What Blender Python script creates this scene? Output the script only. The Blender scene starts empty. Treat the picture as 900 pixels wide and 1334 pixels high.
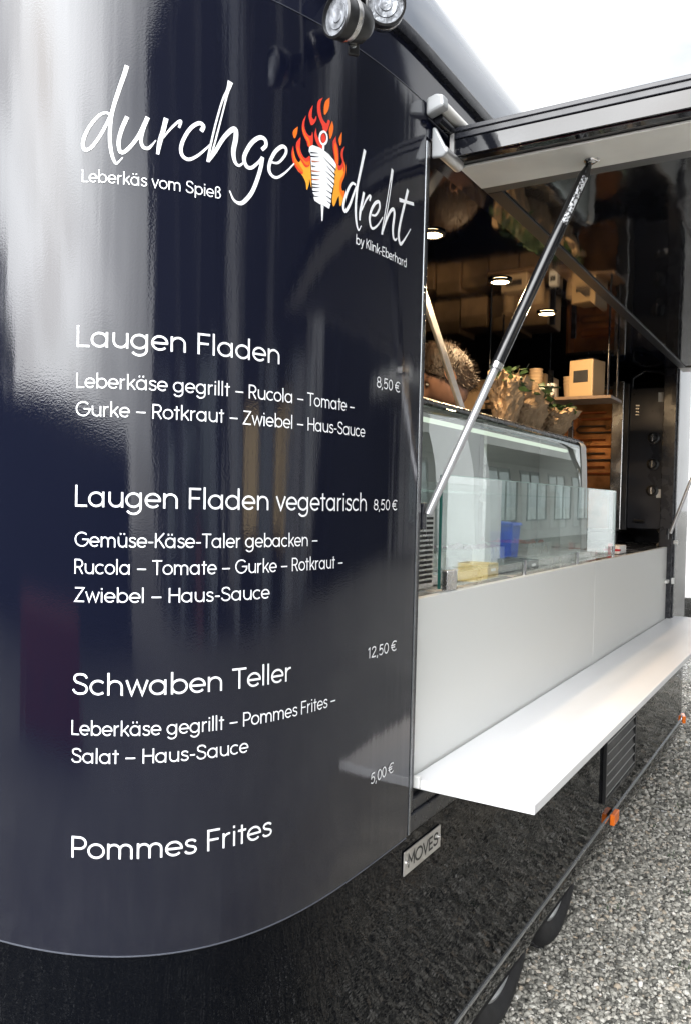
import bpy, bmesh, math, random, json
import numpy as np
from mathutils import Vector, Matrix, geometry

random.seed(7); RNG = np.random.default_rng(7)
SC = bpy.context.scene
COL = SC.collection
rad = math.radians

# ------------------------------------------------------------------ camera
cam_d = bpy.data.cameras.new('camera'); cam = bpy.data.objects.new('camera', cam_d); COL.objects.link(cam)
yaw, pitch, roll = 0.539456, -0.015442, 0.0251439
fw = Vector((math.cos(yaw)*math.cos(pitch), math.sin(yaw)*math.cos(pitch), math.sin(pitch)))
rt = Vector((math.sin(yaw), -math.cos(yaw), 0)); up = rt.cross(fw)
r2 = rt*math.cos(roll) + up*math.sin(roll); u2 = up*math.cos(roll) - rt*math.sin(roll)
M = Matrix((r2, u2, -fw)).transposed().to_4x4(); M.translation = (-1.64, -0.80, 1.60)
cam.matrix_world = M
cam_d.sensor_fit = 'VERTICAL'; cam_d.sensor_height = 36; cam_d.lens = 36*1066.04/1334
cam_d.clip_start = 0.05; cam_d.clip_end = 2000
SC.camera = cam

# ------------------------------------------------------------------ sky and sun
SUN_EL, SUN_AZ = rad(31), math.atan2(0.08, -0.997)
sun_dir = Vector((math.cos(SUN_EL)*math.cos(SUN_AZ), math.cos(SUN_EL)*math.sin(SUN_AZ), math.sin(SUN_EL)))
W = bpy.data.worlds.new('World'); SC.world = W; W.use_nodes = True
nt = W.node_tree; nt.nodes.clear()
def N(t, **k):
    n = nt.nodes.new(t)
    for a, b in k.items(): setattr(n, a, b)
    return n
sky = N('ShaderNodeTexSky', sky_type='NISHITA'); sky.sun_disc = False
sky.sun_elevation = SUN_EL; sky.sun_rotation = math.atan2(sun_dir.x, sun_dir.y); sky.dust_density = 3.0
bg1 = N('ShaderNodeBackground'); bg1.inputs['Strength'].default_value = 0.15
bg2 = N('ShaderNodeBackground'); bg2.inputs['Color'].default_value = (0.97, 0.985, 1.0, 1); bg2.inputs['Strength'].default_value = 1.25
tc = N('ShaderNodeTexCoord'); mp = N('ShaderNodeMapping'); mp.inputs['Scale'].default_value = (1.0, 1.0, 2.2)
ns = N('ShaderNodeTexNoise'); ns.inputs['Scale'].default_value = 2.1; ns.inputs['Detail'].default_value = 7; ns.inputs['Roughness'].default_value = .58
cr = N('ShaderNodeValToRGB'); cr.color_ramp.elements[0].position = .36; cr.color_ramp.elements[1].position = .56
cr.color_ramp.elements[0].color = (.45,.45,.45,1)
mx = N('ShaderNodeMixShader'); wo = N('ShaderNodeOutputWorld')
L = nt.links.new
L(tc.outputs['Generated'], mp.inputs['Vector']); L(mp.outputs['Vector'], ns.inputs['Vector']); L(ns.outputs['Fac'], cr.inputs['Fac'])
L(sky.outputs['Color'], bg1.inputs['Color']); L(cr.outputs['Color'], mx.inputs['Fac'])
geo = N('ShaderNodeVectorMath', operation='DOT_PRODUCT'); geo.inputs[1].default_value = sun_dir
pw = N('ShaderNodeMath', operation='POWER'); pw.inputs[1].default_value = 5.0; ad = N('ShaderNodeMath', operation='MULTIPLY_ADD'); ad.inputs[1].default_value = 18.0; ad.inputs[2].default_value = 1.45
mxm = N('ShaderNodeMath', operation='MAXIMUM'); mxm.inputs[1].default_value = 0.0     # thin bright cloud round the sun
L(tc.outputs['Generated'], geo.inputs[0]); L(geo.outputs['Value'], mxm.inputs[0]); L(mxm.outputs[0], pw.inputs[0]); L(pw.outputs[0], ad.inputs[0]); L(ad.outputs[0], bg2.inputs['Strength'])
L(bg1.outputs['Background'], mx.inputs[1]); L(bg2.outputs['Background'], mx.inputs[2]); L(mx.outputs['Shader'], wo.inputs['Surface'])
sl = bpy.data.lights.new('sun', 'SUN'); sl.energy = .5; sl.angle = rad(55); sl.color = (1.0, .985, .96)
so = bpy.data.objects.new('sun', sl); COL.objects.link(so); so.rotation_euler = sun_dir.to_track_quat('Z', 'Y').to_euler()
SC.view_settings.view_transform = 'Standard'; SC.view_settings.look = 'None'; SC.view_settings.gamma = 1
SC.view_settings.use_curve_mapping = False; SC.view_settings.exposure = -0.08
SC.cycles.max_bounces = 10; SC.cycles.transparent_max_bounces = 16; SC.cycles.sample_clamp_indirect = 4.0
SC.cycles.use_denoising = True; SC.cycles.caustics_reflective = False; SC.cycles.caustics_refractive = False

# ------------------------------------------------------------------ materials
def new_mat(name):
    m = bpy.data.materials.new(name); m.use_nodes = True
    return m, m.node_tree, m.node_tree.nodes['Principled BSDF']
def mat(name, col, rough=.5, metal=0., spec=.5, coat=0., var=.0, vscale=6., bump=0., bscale=80., rvar=.0, bmap=(1,1,1), bdist=.002, ior=1.5):
    m, t, b = new_mat(name)
    b.inputs['Base Color'].default_value = (*col, 1); b.inputs['Roughness'].default_value = rough
    b.inputs['Metallic'].default_value = metal; b.inputs['Specular IOR Level'].default_value = spec
    b.inputs['IOR'].default_value = ior
    if coat: b.inputs['Coat Weight'].default_value = coat; b.inputs['Coat Roughness'].default_value = .04
    tcn = t.nodes.new('ShaderNodeTexCoord')
    if var or rvar:
        n = t.nodes.new('ShaderNodeTexNoise'); n.inputs['Scale'].default_value = vscale; n.inputs['Detail'].default_value = 6
        t.links.new(tcn.outputs['Object'], n.inputs['Vector'])
        if var:
            r = t.nodes.new('ShaderNodeValToRGB'); r.color_ramp.elements[0].position = .3; r.color_ramp.elements[1].position = .7
            r.color_ramp.elements[0].color = (*[c*(1-var) for c in col], 1); r.color_ramp.elements[1].color = (*[min(1, c*(1+var)) for c in col], 1)
            t.links.new(n.outputs['Fac'], r.inputs['Fac']); t.links.new(r.outputs['Color'], b.inputs['Base Color'])
        if rvar:
            q = t.nodes.new('ShaderNodeMapRange'); q.inputs['From Min'].default_value = .3; q.inputs['From Max'].default_value = .7
            q.inputs['To Min'].default_value = max(0, rough-rvar); q.inputs['To Max'].default_value = rough+rvar
            t.links.new(n.outputs['Fac'], q.inputs['Value']); t.links.new(q.outputs['Result'], b.inputs['Roughness'])
    if bump:
        mpn = t.nodes.new('ShaderNodeMapping'); mpn.inputs['Scale'].default_value = bmap
        n2 = t.nodes.new('ShaderNodeTexNoise'); n2.inputs['Scale'].default_value = bscale; n2.inputs['Detail'].default_value = 3
        bp = t.nodes.new('ShaderNodeBump'); bp.inputs['Strength'].default_value = bump; bp.inputs['Distance'].default_value = bdist
        t.links.new(tcn.outputs['Object'], mpn.inputs['Vector']); t.links.new(mpn.outputs['Vector'], n2.inputs['Vector'])
        t.links.new(n2.outputs['Fac'], bp.inputs['Height']); t.links.new(bp.outputs['Normal'], b.inputs['Normal'])
    return m
def emit(name, col, s):
    m = bpy.data.materials.new(name); m.use_nodes = True; t = m.node_tree; t.nodes.clear()
    e = t.nodes.new('ShaderNodeEmission'); e.inputs['Color'].default_value = (*col, 1); e.inputs['Strength'].default_value = s
    o = t.nodes.new('ShaderNodeOutputMaterial'); t.links.new(e.outputs[0], o.inputs[0]); return m
def thin_glass(name, tint, ior):
    m = bpy.data.materials.new(name); m.use_nodes = True; t = m.node_tree; t.nodes.clear()
    f = t.nodes.new('ShaderNodeFresnel'); 
    gm = t.nodes.new('ShaderNodeNewGeometry'); xi = t.nodes.new('ShaderNodeMix'); xi.inputs[2].default_value = ior; xi.inputs[3].default_value = 1/ior
    t.links.new(gm.outputs['Backfacing'], xi.inputs[0]); t.links.new(xi.outputs[0], f.inputs['IOR'])   # a pane reflects alike from both sides
    a = t.nodes.new('ShaderNodeBsdfTransparent'); a.inputs['Color'].default_value = (*tint, 1)
    g = t.nodes.new('ShaderNodeBsdfGlossy'); g.inputs['Roughness'].default_value = .0; g.inputs['Color'].default_value = (.95, 1, .98, 1)
    x = t.nodes.new('ShaderNodeMixShader'); o = t.nodes.new('ShaderNodeOutputMaterial')
    t.links.new(f.outputs[0], x.inputs[0]); t.links.new(a.outputs[0], x.inputs[1]); t.links.new(g.outputs[0], x.inputs[2]); t.links.new(x.outputs[0], o.inputs[0])
    return m

def paint(name, base, rough, ripple, peel, vert=0.0, ior=1.55):
    """gloss paint / foil: long soft ripples plus a fine orange peel"""
    m, t, b = new_mat(name)
    b.inputs['Base Color'].default_value = (*base, 1); b.inputs['Roughness'].default_value = rough; b.inputs['IOR'].default_value = ior
    tcn = t.nodes.new('ShaderNodeTexCoord'); prev = None
    for (sc, st, mapv, dist) in ripple + peel:
        mpn = t.nodes.new('ShaderNodeMapping'); mpn.inputs['Scale'].default_value = mapv
        n2 = t.nodes.new('ShaderNodeTexNoise'); n2.inputs['Scale'].default_value = sc; n2.inputs['Detail'].default_value = 3
        bp = t.nodes.new('ShaderNodeBump'); bp.inputs['Strength'].default_value = st; bp.inputs['Distance'].default_value = dist
        t.links.new(tcn.outputs['Object'], mpn.inputs['Vector']); t.links.new(mpn.outputs['Vector'], n2.inputs['Vector'])
        t.links.new(n2.outputs['Fac'], bp.inputs['Height'])
        if prev: t.links.new(prev.outputs['Normal'], bp.inputs['Normal'])
        prev = bp
    if prev: t.links.new(prev.outputs['Normal'], b.inputs['Normal'])
    # light film of dust and wiping marks
    n = t.nodes.new('ShaderNodeTexNoise'); n.inputs['Scale'].default_value = 5; n.inputs['Detail'].default_value = 8
    q = t.nodes.new('ShaderNodeMapRange'); q.inputs['From Min'].default_value = .35; q.inputs['From Max'].default_value = .75
    q.inputs['To Min'].default_value = rough*.7; q.inputs['To Max'].default_value = rough*1.6
    t.links.new(tcn.outputs['Object'], n.inputs['Vector']); t.links.new(n.outputs['Fac'], q.inputs['Value']); t.links.new(q.outputs['Result'], b.inputs['Roughness'])
    return m

m_wrap = paint('navy_vinyl', (.0042, .0052, .0125), .055, [(1.0, .45, (9, 9, .30), .004), (1.0, .35, (30, 30, 1.2), .0010)], [(330, .16, (1, 1, 1), .0005)], ior=1.56)
m_band = paint('navy_paint', (.008, .0095, .020), .07, [(2.2, .3, (1, 1, 1), .006)], [(240, .06, (1, 1, 1), .0005)])
m_skirt = paint('black_gloss', (.0022, .0027, .0042), .012, [(7.0, .45, (.6, 1, 1.6), .0034), (16.0, .40, (.5, 1, 2.0), .0013)], [], ior=1.19)
m_roof = paint('roof_paint', (.16, .18, .215), .10, [(2.0, .2, (1, 1, 1), .004)], [], ior=1.5)
m_flap = paint('flap_black', (.006, .0065, .009), .045, [(1.6, .5, (1, 1, 1), .010)], [(120, .05, (1, 1, 1), .0006)])
m_capg = mat('grey_cap', (.36, .37, .38), .4, .3)
m_gloss = mat('gloss_black', (.006, .006, .007), .14, rvar=.05, vscale=30)
m_dark = mat('dark_profile', (.012, .013, .018), .28, rvar=.08, vscale=20)
m_rubber = mat('black_rubber', (.014, .014, .016), .65, var=.3, vscale=30, bump=.2, bscale=120)
m_tyre = mat('tyre_rubber', (.016, .016, .018), .7, var=.35, vscale=25, bump=.3, bscale=150)
m_blackpl = mat('black_plastic', (.013, .013, .014), .42, rvar=.1, vscale=30)
m_alu = mat('brushed_aluminium', (.62, .61, .60), .38, 1.0, var=.12, vscale=14, rvar=.1, bump=.08, bscale=60, bmap=(30, 1, 1))
m_steel = mat('stainless_steel', (.56, .55, .54), .24, 1.0, var=.1, vscale=10, rvar=.08)
m_chrome = mat('chrome', (.72, .72, .72), .08, 1.0)
m_rodst = mat('grey_rod', (.40, .40, .415), .3, .6, var=.08, vscale=12)
m_trim = mat('trim_strip', (.46, .47, .48), .3, .8, rvar=.1)
m_rim = mat('rim_silver', (.55, .56, .57), .32, .6, var=.1)
m_white = mat('white_laminate', (.68, .68, .69), .38, var=.02, vscale=4, rvar=.05)
m_aluf = mat('frame_aluminium', (.88, .865, .82), .42, .2, var=.06, vscale=9, rvar=.1)
m_panel = mat('counter_board', (.62, .63, .615), .36, var=.015, vscale=1.5, rvar=.03)
m_whpl = mat('white_plastic', (.72, .72, .70), .4)
m_lettering = mat('white_lettering', (.86, .87, .89), .3)
m_amber = mat('orange_lens', (.95, .20, .02), .2, var=.08, vscale=40, bump=.3, bscale=90)
m_lamp_body = mat('lamp_housing', (.014, .014, .015), .3, rvar=.08)
m_lens = mat('lamp_lens', (.22, .23, .25), .15, .35, var=.6, vscale=60, bump=.6, bscale=70, bdist=.004)
m_int = mat('interior_black', (.010, .011, .016), .35, rvar=.1, vscale=4)
m_ceil = mat('ceiling_gloss', (.004, .0055, .012), .055, rvar=.02, vscale=5, ior=1.45)
m_kraft = mat('kraft_card', (.40, .27, .15), .8, var=.22, vscale=14, bump=.2, bscale=60)
m_paper = mat('kraft_paper', (.36, .25, .15), .85, var=.25, vscale=18, bump=.5, bscale=30, bdist=.006)
m_green = mat('herb_leaf', (.022, .052, .014), .55, var=.4, vscale=40)
m_skin = mat('skin', (.40, .22, .15), .5, var=.12, vscale=30)
m_hair = mat('brown_hair', (.030, .018, .011), .55, var=.5, vscale=60, bump=.8, bscale=90, bmap=(1, 1, .2), bdist=.006)
m_shirt = mat('dark_shirt', (.03, .03, .035), .85, var=.2, vscale=40)
m_floor = mat('floor_sheet', (.07, .07, .075), .5, var=.2, vscale=8)
m_grill = mat('grill_black', (.022, .023, .029), .32, .4, rvar=.1, vscale=8)
m_copper = mat('hot_steel', (.36, .17, .065), .35, .7, var=.5, vscale=9, rvar=.1, bump=.3, bscale=10)
m_coil = emit('heating_coil', (1.0, .22, .05), .06)
m_glow = emit('warm_lamp', (1.0, .70, .34), 60.)
m_led = emit('led_strip', (.86, 1.0, .80), .9)
m_glass = thin_glass('clear_glass', (.95, .975, .965), 1.72)
m_caseglass = thin_glass('case_glass', (.92, .96, .94), 2.15)
m_glassedge = mat('glass_edge', (.02, .09, .075), .1, ior=1.5)
m_casewhite = mat('case_grey', (.23, .245, .24), .4, var=.06)
m_red = mat('red_plastic', (.42, .02, .03), .4)
m_clad = mat('anthracite_cladding', (.030, .032, .036), .6, var=.25, vscale=.6)
m_concrete = mat('pale_render', (.55, .55, .53), .8, var=.1, vscale=1.0)
m_facade = mat('grey_facade', (.50, .50, .49), .7, var=.15, vscale=.8)
m_winpane = mat('window_pane', (.58, .66, .68), .04, .75)
m_dkframe = mat('dark_frame', (.03, .033, .037), .5)
m_winframe = mat('window_frame', (.22, .235, .245), .5)
m_goldglow = emit('gold_glow_panel', (1.0, .76, .42), 3.0)
m_container = mat('container_blue', (.05, .07, .10), .45, var=.2, vscale=2)
m_blue = mat('blue_plastic', (.03, .08, .42), .4, var=.1)
m_yellow = mat('yellow_plastic', (.50, .35, .11), .5, var=.1)
m_bark = mat('bark', (.09, .07, .055), .9, var=.3, vscale=9, bump=.6, bscale=20)
m_leaf = mat('tree_leaf', (.05, .075, .025), .6, var=.5, vscale=1.6)
m_logo = {'white': m_lettering, 'red': mat('flame_red', (.70, .045, .025), .3), 'orange': mat('flame_orange', (.88, .16, .012), .3),
          'amber': mat('flame_amber', (.86, .36, .03), .3), 'dark': mat('groove_navy', (.012, .013, .028), .2), 'rust': mat('groove_rust', (.42, .10, .03), .3)}

# ------------------------------------------------------------------ mesh helpers
def wloc(o):
    v = Vector((0, 0, 0))
    while o is not None: v += o.location; o = o.parent
    return v
class MB:
    def __init__(s): s.v = []; s.f = []
    def add(s, vs, fs):
        k = len(s.v); s.v += [tuple(float(c) for c in p) for p in vs]; s.f += [tuple(i+k for i in f) for f in fs]; return s
    def box(s, x0, y0, z0, x1, y1, z1):
        x0, x1 = sorted((x0, x1)); y0, y1 = sorted((y0, y1)); z0, z1 = sorted((z0, z1))
        return s.add([(x0,y0,z0),(x1,y0,z0),(x1,y1,z0),(x0,y1,z0),(x0,y0,z1),(x1,y0,z1),(x1,y1,z1),(x0,y1,z1)],
                     [(0,3,2,1),(4,5,6,7),(0,1,5,4),(1,2,6,5),(2,3,7,6),(3,0,4,7)])
    def obox(s, c, ax, ay, az, hx, hy, hz):
        c = Vector(c); ax, ay, az = Vector(ax).normalized(), Vector(ay).normalized(), Vector(az).normalized()
        P = [c + ax*hx*i + ay*hy*j + az*hz*k for k in (-1, 1) for i, j in ((-1,-1),(1,-1),(1,1),(-1,1))]
        return s.add(P, [(0,3,2,1),(4,5,6,7),(0,1,5,4),(1,2,6,5),(2,3,7,6),(3,0,4,7)])
    def loft(s, rings, closed=True, caps=False):
        n = len(rings[0]); vs = [p for r in rings for p in r]; fs = []
        for i in range(len(rings)-1):
            for j in range(n if closed else n-1):
                fs.append((i*n+j, i*n+(j+1) % n, (i+1)*n+(j+1) % n, (i+1)*n+j))
        if caps: fs += [tuple(range(n-1, -1, -1)), tuple((len(rings)-1)*n+j for j in range(n))]
        return s.add(vs, fs)
    def tube(s, pts, r, n=12, caps=True):
        pts = [Vector(p) for p in pts]; rs = r if isinstance(r, (list, tuple)) else [r]*len(pts); rings = []
        a = None
        for i, p in enumerate(pts):
            d = (pts[min(i+1, len(pts)-1)] - pts[max(i-1, 0)])
            if d.length < 1e-9: d = Vector((0, 0, 1))
            d.normalize()
            if a is None: a = d.orthogonal().normalized()
            else: a = (a - d*a.dot(d)).normalized()
            b = d.cross(a)
            rings.append([p + (a*math.cos(2*math.pi*k/n) + b*math.sin(2*math.pi*k/n))*rs[i] for k in range(n)])
        return s.loft(rings, True, caps)
    def lathe(s, prof, c, axis, n=32, caps=False):
        """prof: (radius, distance along axis)"""
        c = Vector(c); d = Vector(axis).normalized(); a = d.orthogonal().normalized(); b = d.cross(a)
        return s.loft([[c + d*h + (a*math.cos(2*math.pi*k/n) + b*math.sin(2*math.pi*k/n))*r for k in range(n)] for r, h in prof], True, caps)
    def poly(s, pts):
        return s.add(pts, [tuple(range(len(pts)))])
    def prism(s, pts, d):
        d = Vector(d); P = [Vector(p) for p in pts]; n = len(P)
        return s.add(P + [p+d for p in P], [tuple(range(n-1, -1, -1)), tuple(range(n, 2*n))] + [(i, (i+1) % n, n+(i+1) % n, n+i) for i in range(n)])
    def build(s, name, m, parent=None, origin=None, smooth=False, bevel=0, fixn=True):
        me = bpy.data.meshes.new(name); V = np.array(s.v)
        if parent is not None: o0 = wloc(parent); loc = (0, 0, 0)
        else:
            if origin is None: lo, hi = V.min(0), V.max(0); origin = ((lo[0]+hi[0])/2, (lo[1]+hi[1])/2, lo[2])
            o0 = Vector(origin); loc = origin
        me.from_pydata((V - np.array(o0)).tolist(), [], s.f); me.update()
        if fixn:
            bm = bmesh.new(); bm.from_mesh(me); bmesh.ops.recalc_face_normals(bm, faces=bm.faces); bm.to_mesh(me); bm.free()
        me.materials.append(m)
        if smooth: me.shade_smooth() if smooth is True else me.shade_smooth()
        o = bpy.data.objects.new(name, me); COL.objects.link(o); o.location = loc
        if parent is not None: o.parent = parent
        if smooth:
            try:
                me.set_sharp_from_angle(angle=rad(40))
            except Exception: pass
        if bevel:
            b = o.modifiers.new('bevel', 'BEVEL'); b.width = bevel; b.segments = 2; b.limit_method = 'ANGLE'
        return o
def thing(name, label, cat, loc, group=None):
    o = bpy.data.objects.new(name, None); COL.objects.link(o); o.location = loc; o.empty_display_size = .1
    tag(o, label, cat, group); return o
def tag(o, label, cat, group=None):
    o['label'] = label; o['category'] = cat
    if group: o['group'] = group
    return o
def struct(o): o['kind'] = 'structure'; return o
def stuff(o): o['kind'] = 'stuff'; return o
def copy_tree(o, parent=None):
    c = o.copy(); COL.objects.link(c)
    if parent is not None: c.parent = parent
    for ch in list(o.children): copy_tree(ch, c)
    return c

# ------------------------------------------------------------------ trailer surface
Z0, Z1 = .852, 2.472
def crv(p, t):
    a, b, n, xf = p
    return np.c_[xf+a-a*np.sin(t)**(2/n), b-b*np.cos(t)**(2/n)]
def table(p, ymax=1.1):
    c = crv(p, np.linspace(0, np.pi/2, 4000))
    return np.vstack([[[0, 0]], c[c[:, 0] < -1e-6], [[p[3], ymax]]])
NT = 600
def resamp(c, n=NT):
    d = np.r_[0, np.cumsum(np.hypot(*np.diff(c, axis=0).T))]; s = np.linspace(0, d[-1], n)
    return np.c_[np.interp(s, d, c[:, 0]), np.interp(s, d, c[:, 1])], d[-1]
TB, LB = resamp(table((.695, .767, 3.57, -.783))); TT, LT = resamp(table((.80, .5, 2.3, -.79)))
def pt(s, z):
    """point on the front panel: s = distance round the corner from the window post, z = height"""
    s = np.asarray(s, float); z = np.asarray(z, float)
    u = np.clip(s/LB, -.2, 1)*(NT-1); i = np.arange(NT); w = np.clip((z-Z0)/(Z1-Z0), -.2, 1.15)
    def ev(T): return np.where(u < 0, -s, np.interp(u, i, T[:, 0])), np.interp(u, i, T[:, 1])
    xb, yb = ev(TB); xt, yt = ev(TT)
    return np.stack([xb*(1-w)+xt*w, yb*(1-w)+yt*w, z+0*s], -1)
def pto(s, z, off):
    s = np.asarray(s, float); z = np.asarray(z, float)
    p = pt(s, z); du = pt(s+.002, z)-pt(s-.002, z); dz = pt(s, z+.002)-pt(s, z-.002)
    n = np.cross(du, dz); n /= np.linalg.norm(n, axis=-1, keepdims=True)
    n = np.where(n[..., 1:2]*1+n[..., 0:1]*.3 > 0, -n, n)   # outward
    return p+n*np.asarray(off)[..., None]
WID, XE, RE = 2.2, 4.2, .34
SS = np.linspace(0, LB, 130)
def corner(z): return [tuple(p[:2]) for p in pt(SS, np.full_like(SS, z))]        # (0,0) -> (xf, 1.1)
def far_arc(k=14): return [(XE-RE+RE*math.sin(a), RE-RE*math.cos(a)) for a in np.linspace(0, math.pi/2, k)]   # (XE-RE,0)->(XE,RE)
def loop2(z, xs=(0.0,)):
    """closed footprint of the body at height z"""
    c = corner(z); fa = far_arc()
    half = list(reversed(fa)) + [(x, 0.0) for x in np.linspace(XE-RE, 0, 30)[1:-1]] + c
    return half + [(x, WID-y) for x, y in reversed(half)][1:]
def loop(z, inset=0.0, zz=None):
    cx, cy, hx, hy = (XE-.79)/2, WID/2, (XE+.79)/2, WID/2
    return [(cx+(x-cx)*(1-inset/hx), cy+(y-cy)*(1-inset/hy), z if zz is None else zz) for x, y in loop2(z)]

# ------------------------------------------------------------------ ground
def gravel_ground():
    m, t, b = new_mat('gravel_bed'); b.inputs['Roughness'].default_value = .9
    tcn = t.nodes.new('ShaderNodeTexCoord')
    v = t.nodes.new('ShaderNodeTexVoronoi'); v.inputs['Scale'].default_value = 62
    h = t.nodes.new('ShaderNodeSeparateColor'); r = t.nodes.new('ShaderNodeValToRGB')
    for e, (p, c) in zip([r.color_ramp.elements[0], r.color_ramp.elements[1], r.color_ramp.elements.new(.5), r.color_ramp.elements.new(.85)],
                         [(0, (.04,.04,.037)), (1, (.48,.465,.42)), (.5, (.16,.155,.14)), (.85, (.30,.29,.255))]):
        e.position = p; e.color = (*c, 1)
    n = t.nodes.new('ShaderNodeTexNoise'); n.inputs['Scale'].default_value = .9; n.inputs['Detail'].default_value = 5
    mrr = t.nodes.new('ShaderNodeMapRange'); mrr.inputs['To Min'].default_value = .6; mrr.inputs['To Max'].default_value = 1.3
    mu = t.nodes.new('ShaderNodeMix'); mu.data_type = 'RGBA'; mu.blend_type = 'MULTIPLY'; mu.inputs[0].default_value = 1
    bp = t.nodes.new('ShaderNodeBump'); bp.inputs['Strength'].default_value = 1; bp.inputs['Distance'].default_value = .012; bp.invert = True
    l = t.links.new
    l(tcn.outputs['Object'], v.inputs['Vector']); l(tcn.outputs['Object'], n.inputs['Vector']); l(v.outputs['Color'], h.inputs[0]); l(h.outputs[0], r.inputs[0])
    l(n.outputs['Fac'], mrr.inputs['Value']); l(r.outputs[0], mu.inputs[6]); l(mrr.outputs[0], mu.inputs[7]); l(mu.outputs[2], b.inputs['Base Color'])
    l(v.outputs['Distance'], bp.inputs['Height']); l(bp.outputs[0], b.inputs['Normal'])
    b_ = MB(); b_.add([(-400,-400,0),(400,-400,0),(400,400,0),(-400,400,0)], [(0,1,2,3)])
    return b_.build('gravel_ground', m, origin=(0,0,0))
struct(gravel_ground())
def stones():
    m, t, b = new_mat('gravel_stone'); b.inputs['Roughness'].default_value = .8
    g = t.nodes.new('ShaderNodeNewGeometry'); r = t.nodes.new('ShaderNodeValToRGB'); r.color_ramp.elements.remove(r.color_ramp.elements[1])
    for k, (p, c) in enumerate([(0, (.06,.058,.052)), (.25, (.145,.142,.125)), (.50, (.26,.25,.22)), (.70, (.37,.355,.315)), (.86, (.48,.465,.42)), (.95, (.34,.28,.21)), (1, (.68,.665,.63))]):
        e = r.color_ramp.elements[0] if k == 0 else r.color_ramp.elements.new(p); e.position = p; e.color = (*c, 1)
    n = t.nodes.new('ShaderNodeTexNoise'); n.inputs['Scale'].default_value = 300
    mrr = t.nodes.new('ShaderNodeMapRange'); mrr.inputs['To Min'].default_value = .7; mrr.inputs['To Max'].default_value = 1.3
    mu = t.nodes.new('ShaderNodeMix'); mu.data_type = 'RGBA'; mu.blend_type = 'MULTIPLY'; mu.inputs[0].default_value = 1
    tcn = t.nodes.new('ShaderNodeTexCoord'); l = t.links.new
    l(tcn.outputs['Object'], n.inputs['Vector']); l(n.outputs['Fac'], mrr.inputs['Value'])
    l(g.outputs['Random Per Island'], r.inputs[0]); l(r.outputs[0], mu.inputs[6]); l(mrr.outputs[0], mu.inputs[7]); l(mu.outputs[2], b.inputs['Base Color'])
    bm = bmesh.new(); bmesh.ops.create_icosphere(bm, subdivisions=1, radius=1); V0 = np.array([v.co[:] for v in bm.verts]); F0 = np.array([[v.index for v in f.verts] for f in bm.faces]); bm.free()
    def scatter(n, x0, x1, y0, y1, smin, smax):
        x = RNG.uniform(x0, x1, n); y = RNG.uniform(y0, y1, n); s = RNG.uniform(0, 1, n)**2.2*(smax-smin)+smin
        return x, y, s
    parts = [scatter(52000, .35, 2.6, -1.25, .30, .0044, .0110), scatter(26000, 2.6, 6.5, -1.1, .4, .006, .0130), scatter(12000, -.8, 2.6, -2.2, -1.2, .006, .011)]
    x, y, s = [np.concatenate(a) for a in zip(*parts)]; n = len(x)
    NV = len(V0); sc = s[:, None]*RNG.uniform(.7, 1.35, (n, 3)); sc[:, 2] *= .72
    a = RNG.uniform(0, 6.283, n); ca, sa = np.cos(a), np.sin(a); tl = RNG.normal(0, .35, n)
    V = V0[None]*(1+RNG.normal(0, .14, (n, NV, 1)))*sc[:, None, :]
    X = V[..., 0]*ca[:, None]-V[..., 1]*sa[:, None]; Y = V[..., 0]*sa[:, None]+V[..., 1]*ca[:, None]; Zc = V[..., 2]+X*np.tan(np.clip(tl, -.6, .6))[:, None]
    P = np.stack([X+x[:, None], Y+y[:, None], Zc+(s*RNG.uniform(.1, .9, n))[:, None]], -1).reshape(-1, 3)
    F = (F0[None]+(np.arange(n)*NV)[:, None, None]).reshape(-1)
    me = bpy.data.meshes.new('gravel'); me.vertices.add(len(P)); me.vertices.foreach_set('co', P.ravel())
    nf = len(F)//3; me.loops.add(len(F)); me.loops.foreach_set('vertex_index', F.astype(np.int32)); me.polygons.add(nf)
    me.polygons.foreach_set('loop_start', np.arange(0, nf*3, 3, dtype=np.int32)); me.update(calc_edges=True); me.validate()
    me.materials.append(m); o = bpy.data.objects.new('gravel', me); COL.objects.link(o); return o
gv = stuff(tag(stones(), 'loose grey and beige gravel stones covering the ground beside the trailer', 'gravel'))
wd = MB()
for cx, cy, k in ((1.72,-.10,14),(2.35,-.22,16),(2.0,-.33,10),(1.35,-.40,12),(3.0,-.16,14),(2.7,-.05,10)):
    for _ in range(k):
        px, py = cx+random.gauss(0,.035), cy+random.gauss(0,.03); a = random.uniform(0, 6.28); h = random.uniform(.008,.02); w = .0025
        dx, dy = math.cos(a), math.sin(a)
        wd.add([(px-dy*w,py+dx*w,.008),(px+dy*w,py-dx*w,.008),(px+dx*.012,py+dy*.012,.008+h)], [(0,1,2)])
stuff(tag(wd.build('weeds', m_green, origin=(2,-.2,0)), 'tiny green weeds sprouting between the gravel stones', 'weeds'))

# ------------------------------------------------------------------ the food trailer
T = thing('food_trailer', 'glossy navy and black food trailer with a white lettered menu and an open serving hatch', 'food trailer', (1.7, 1.1, 0))
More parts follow.
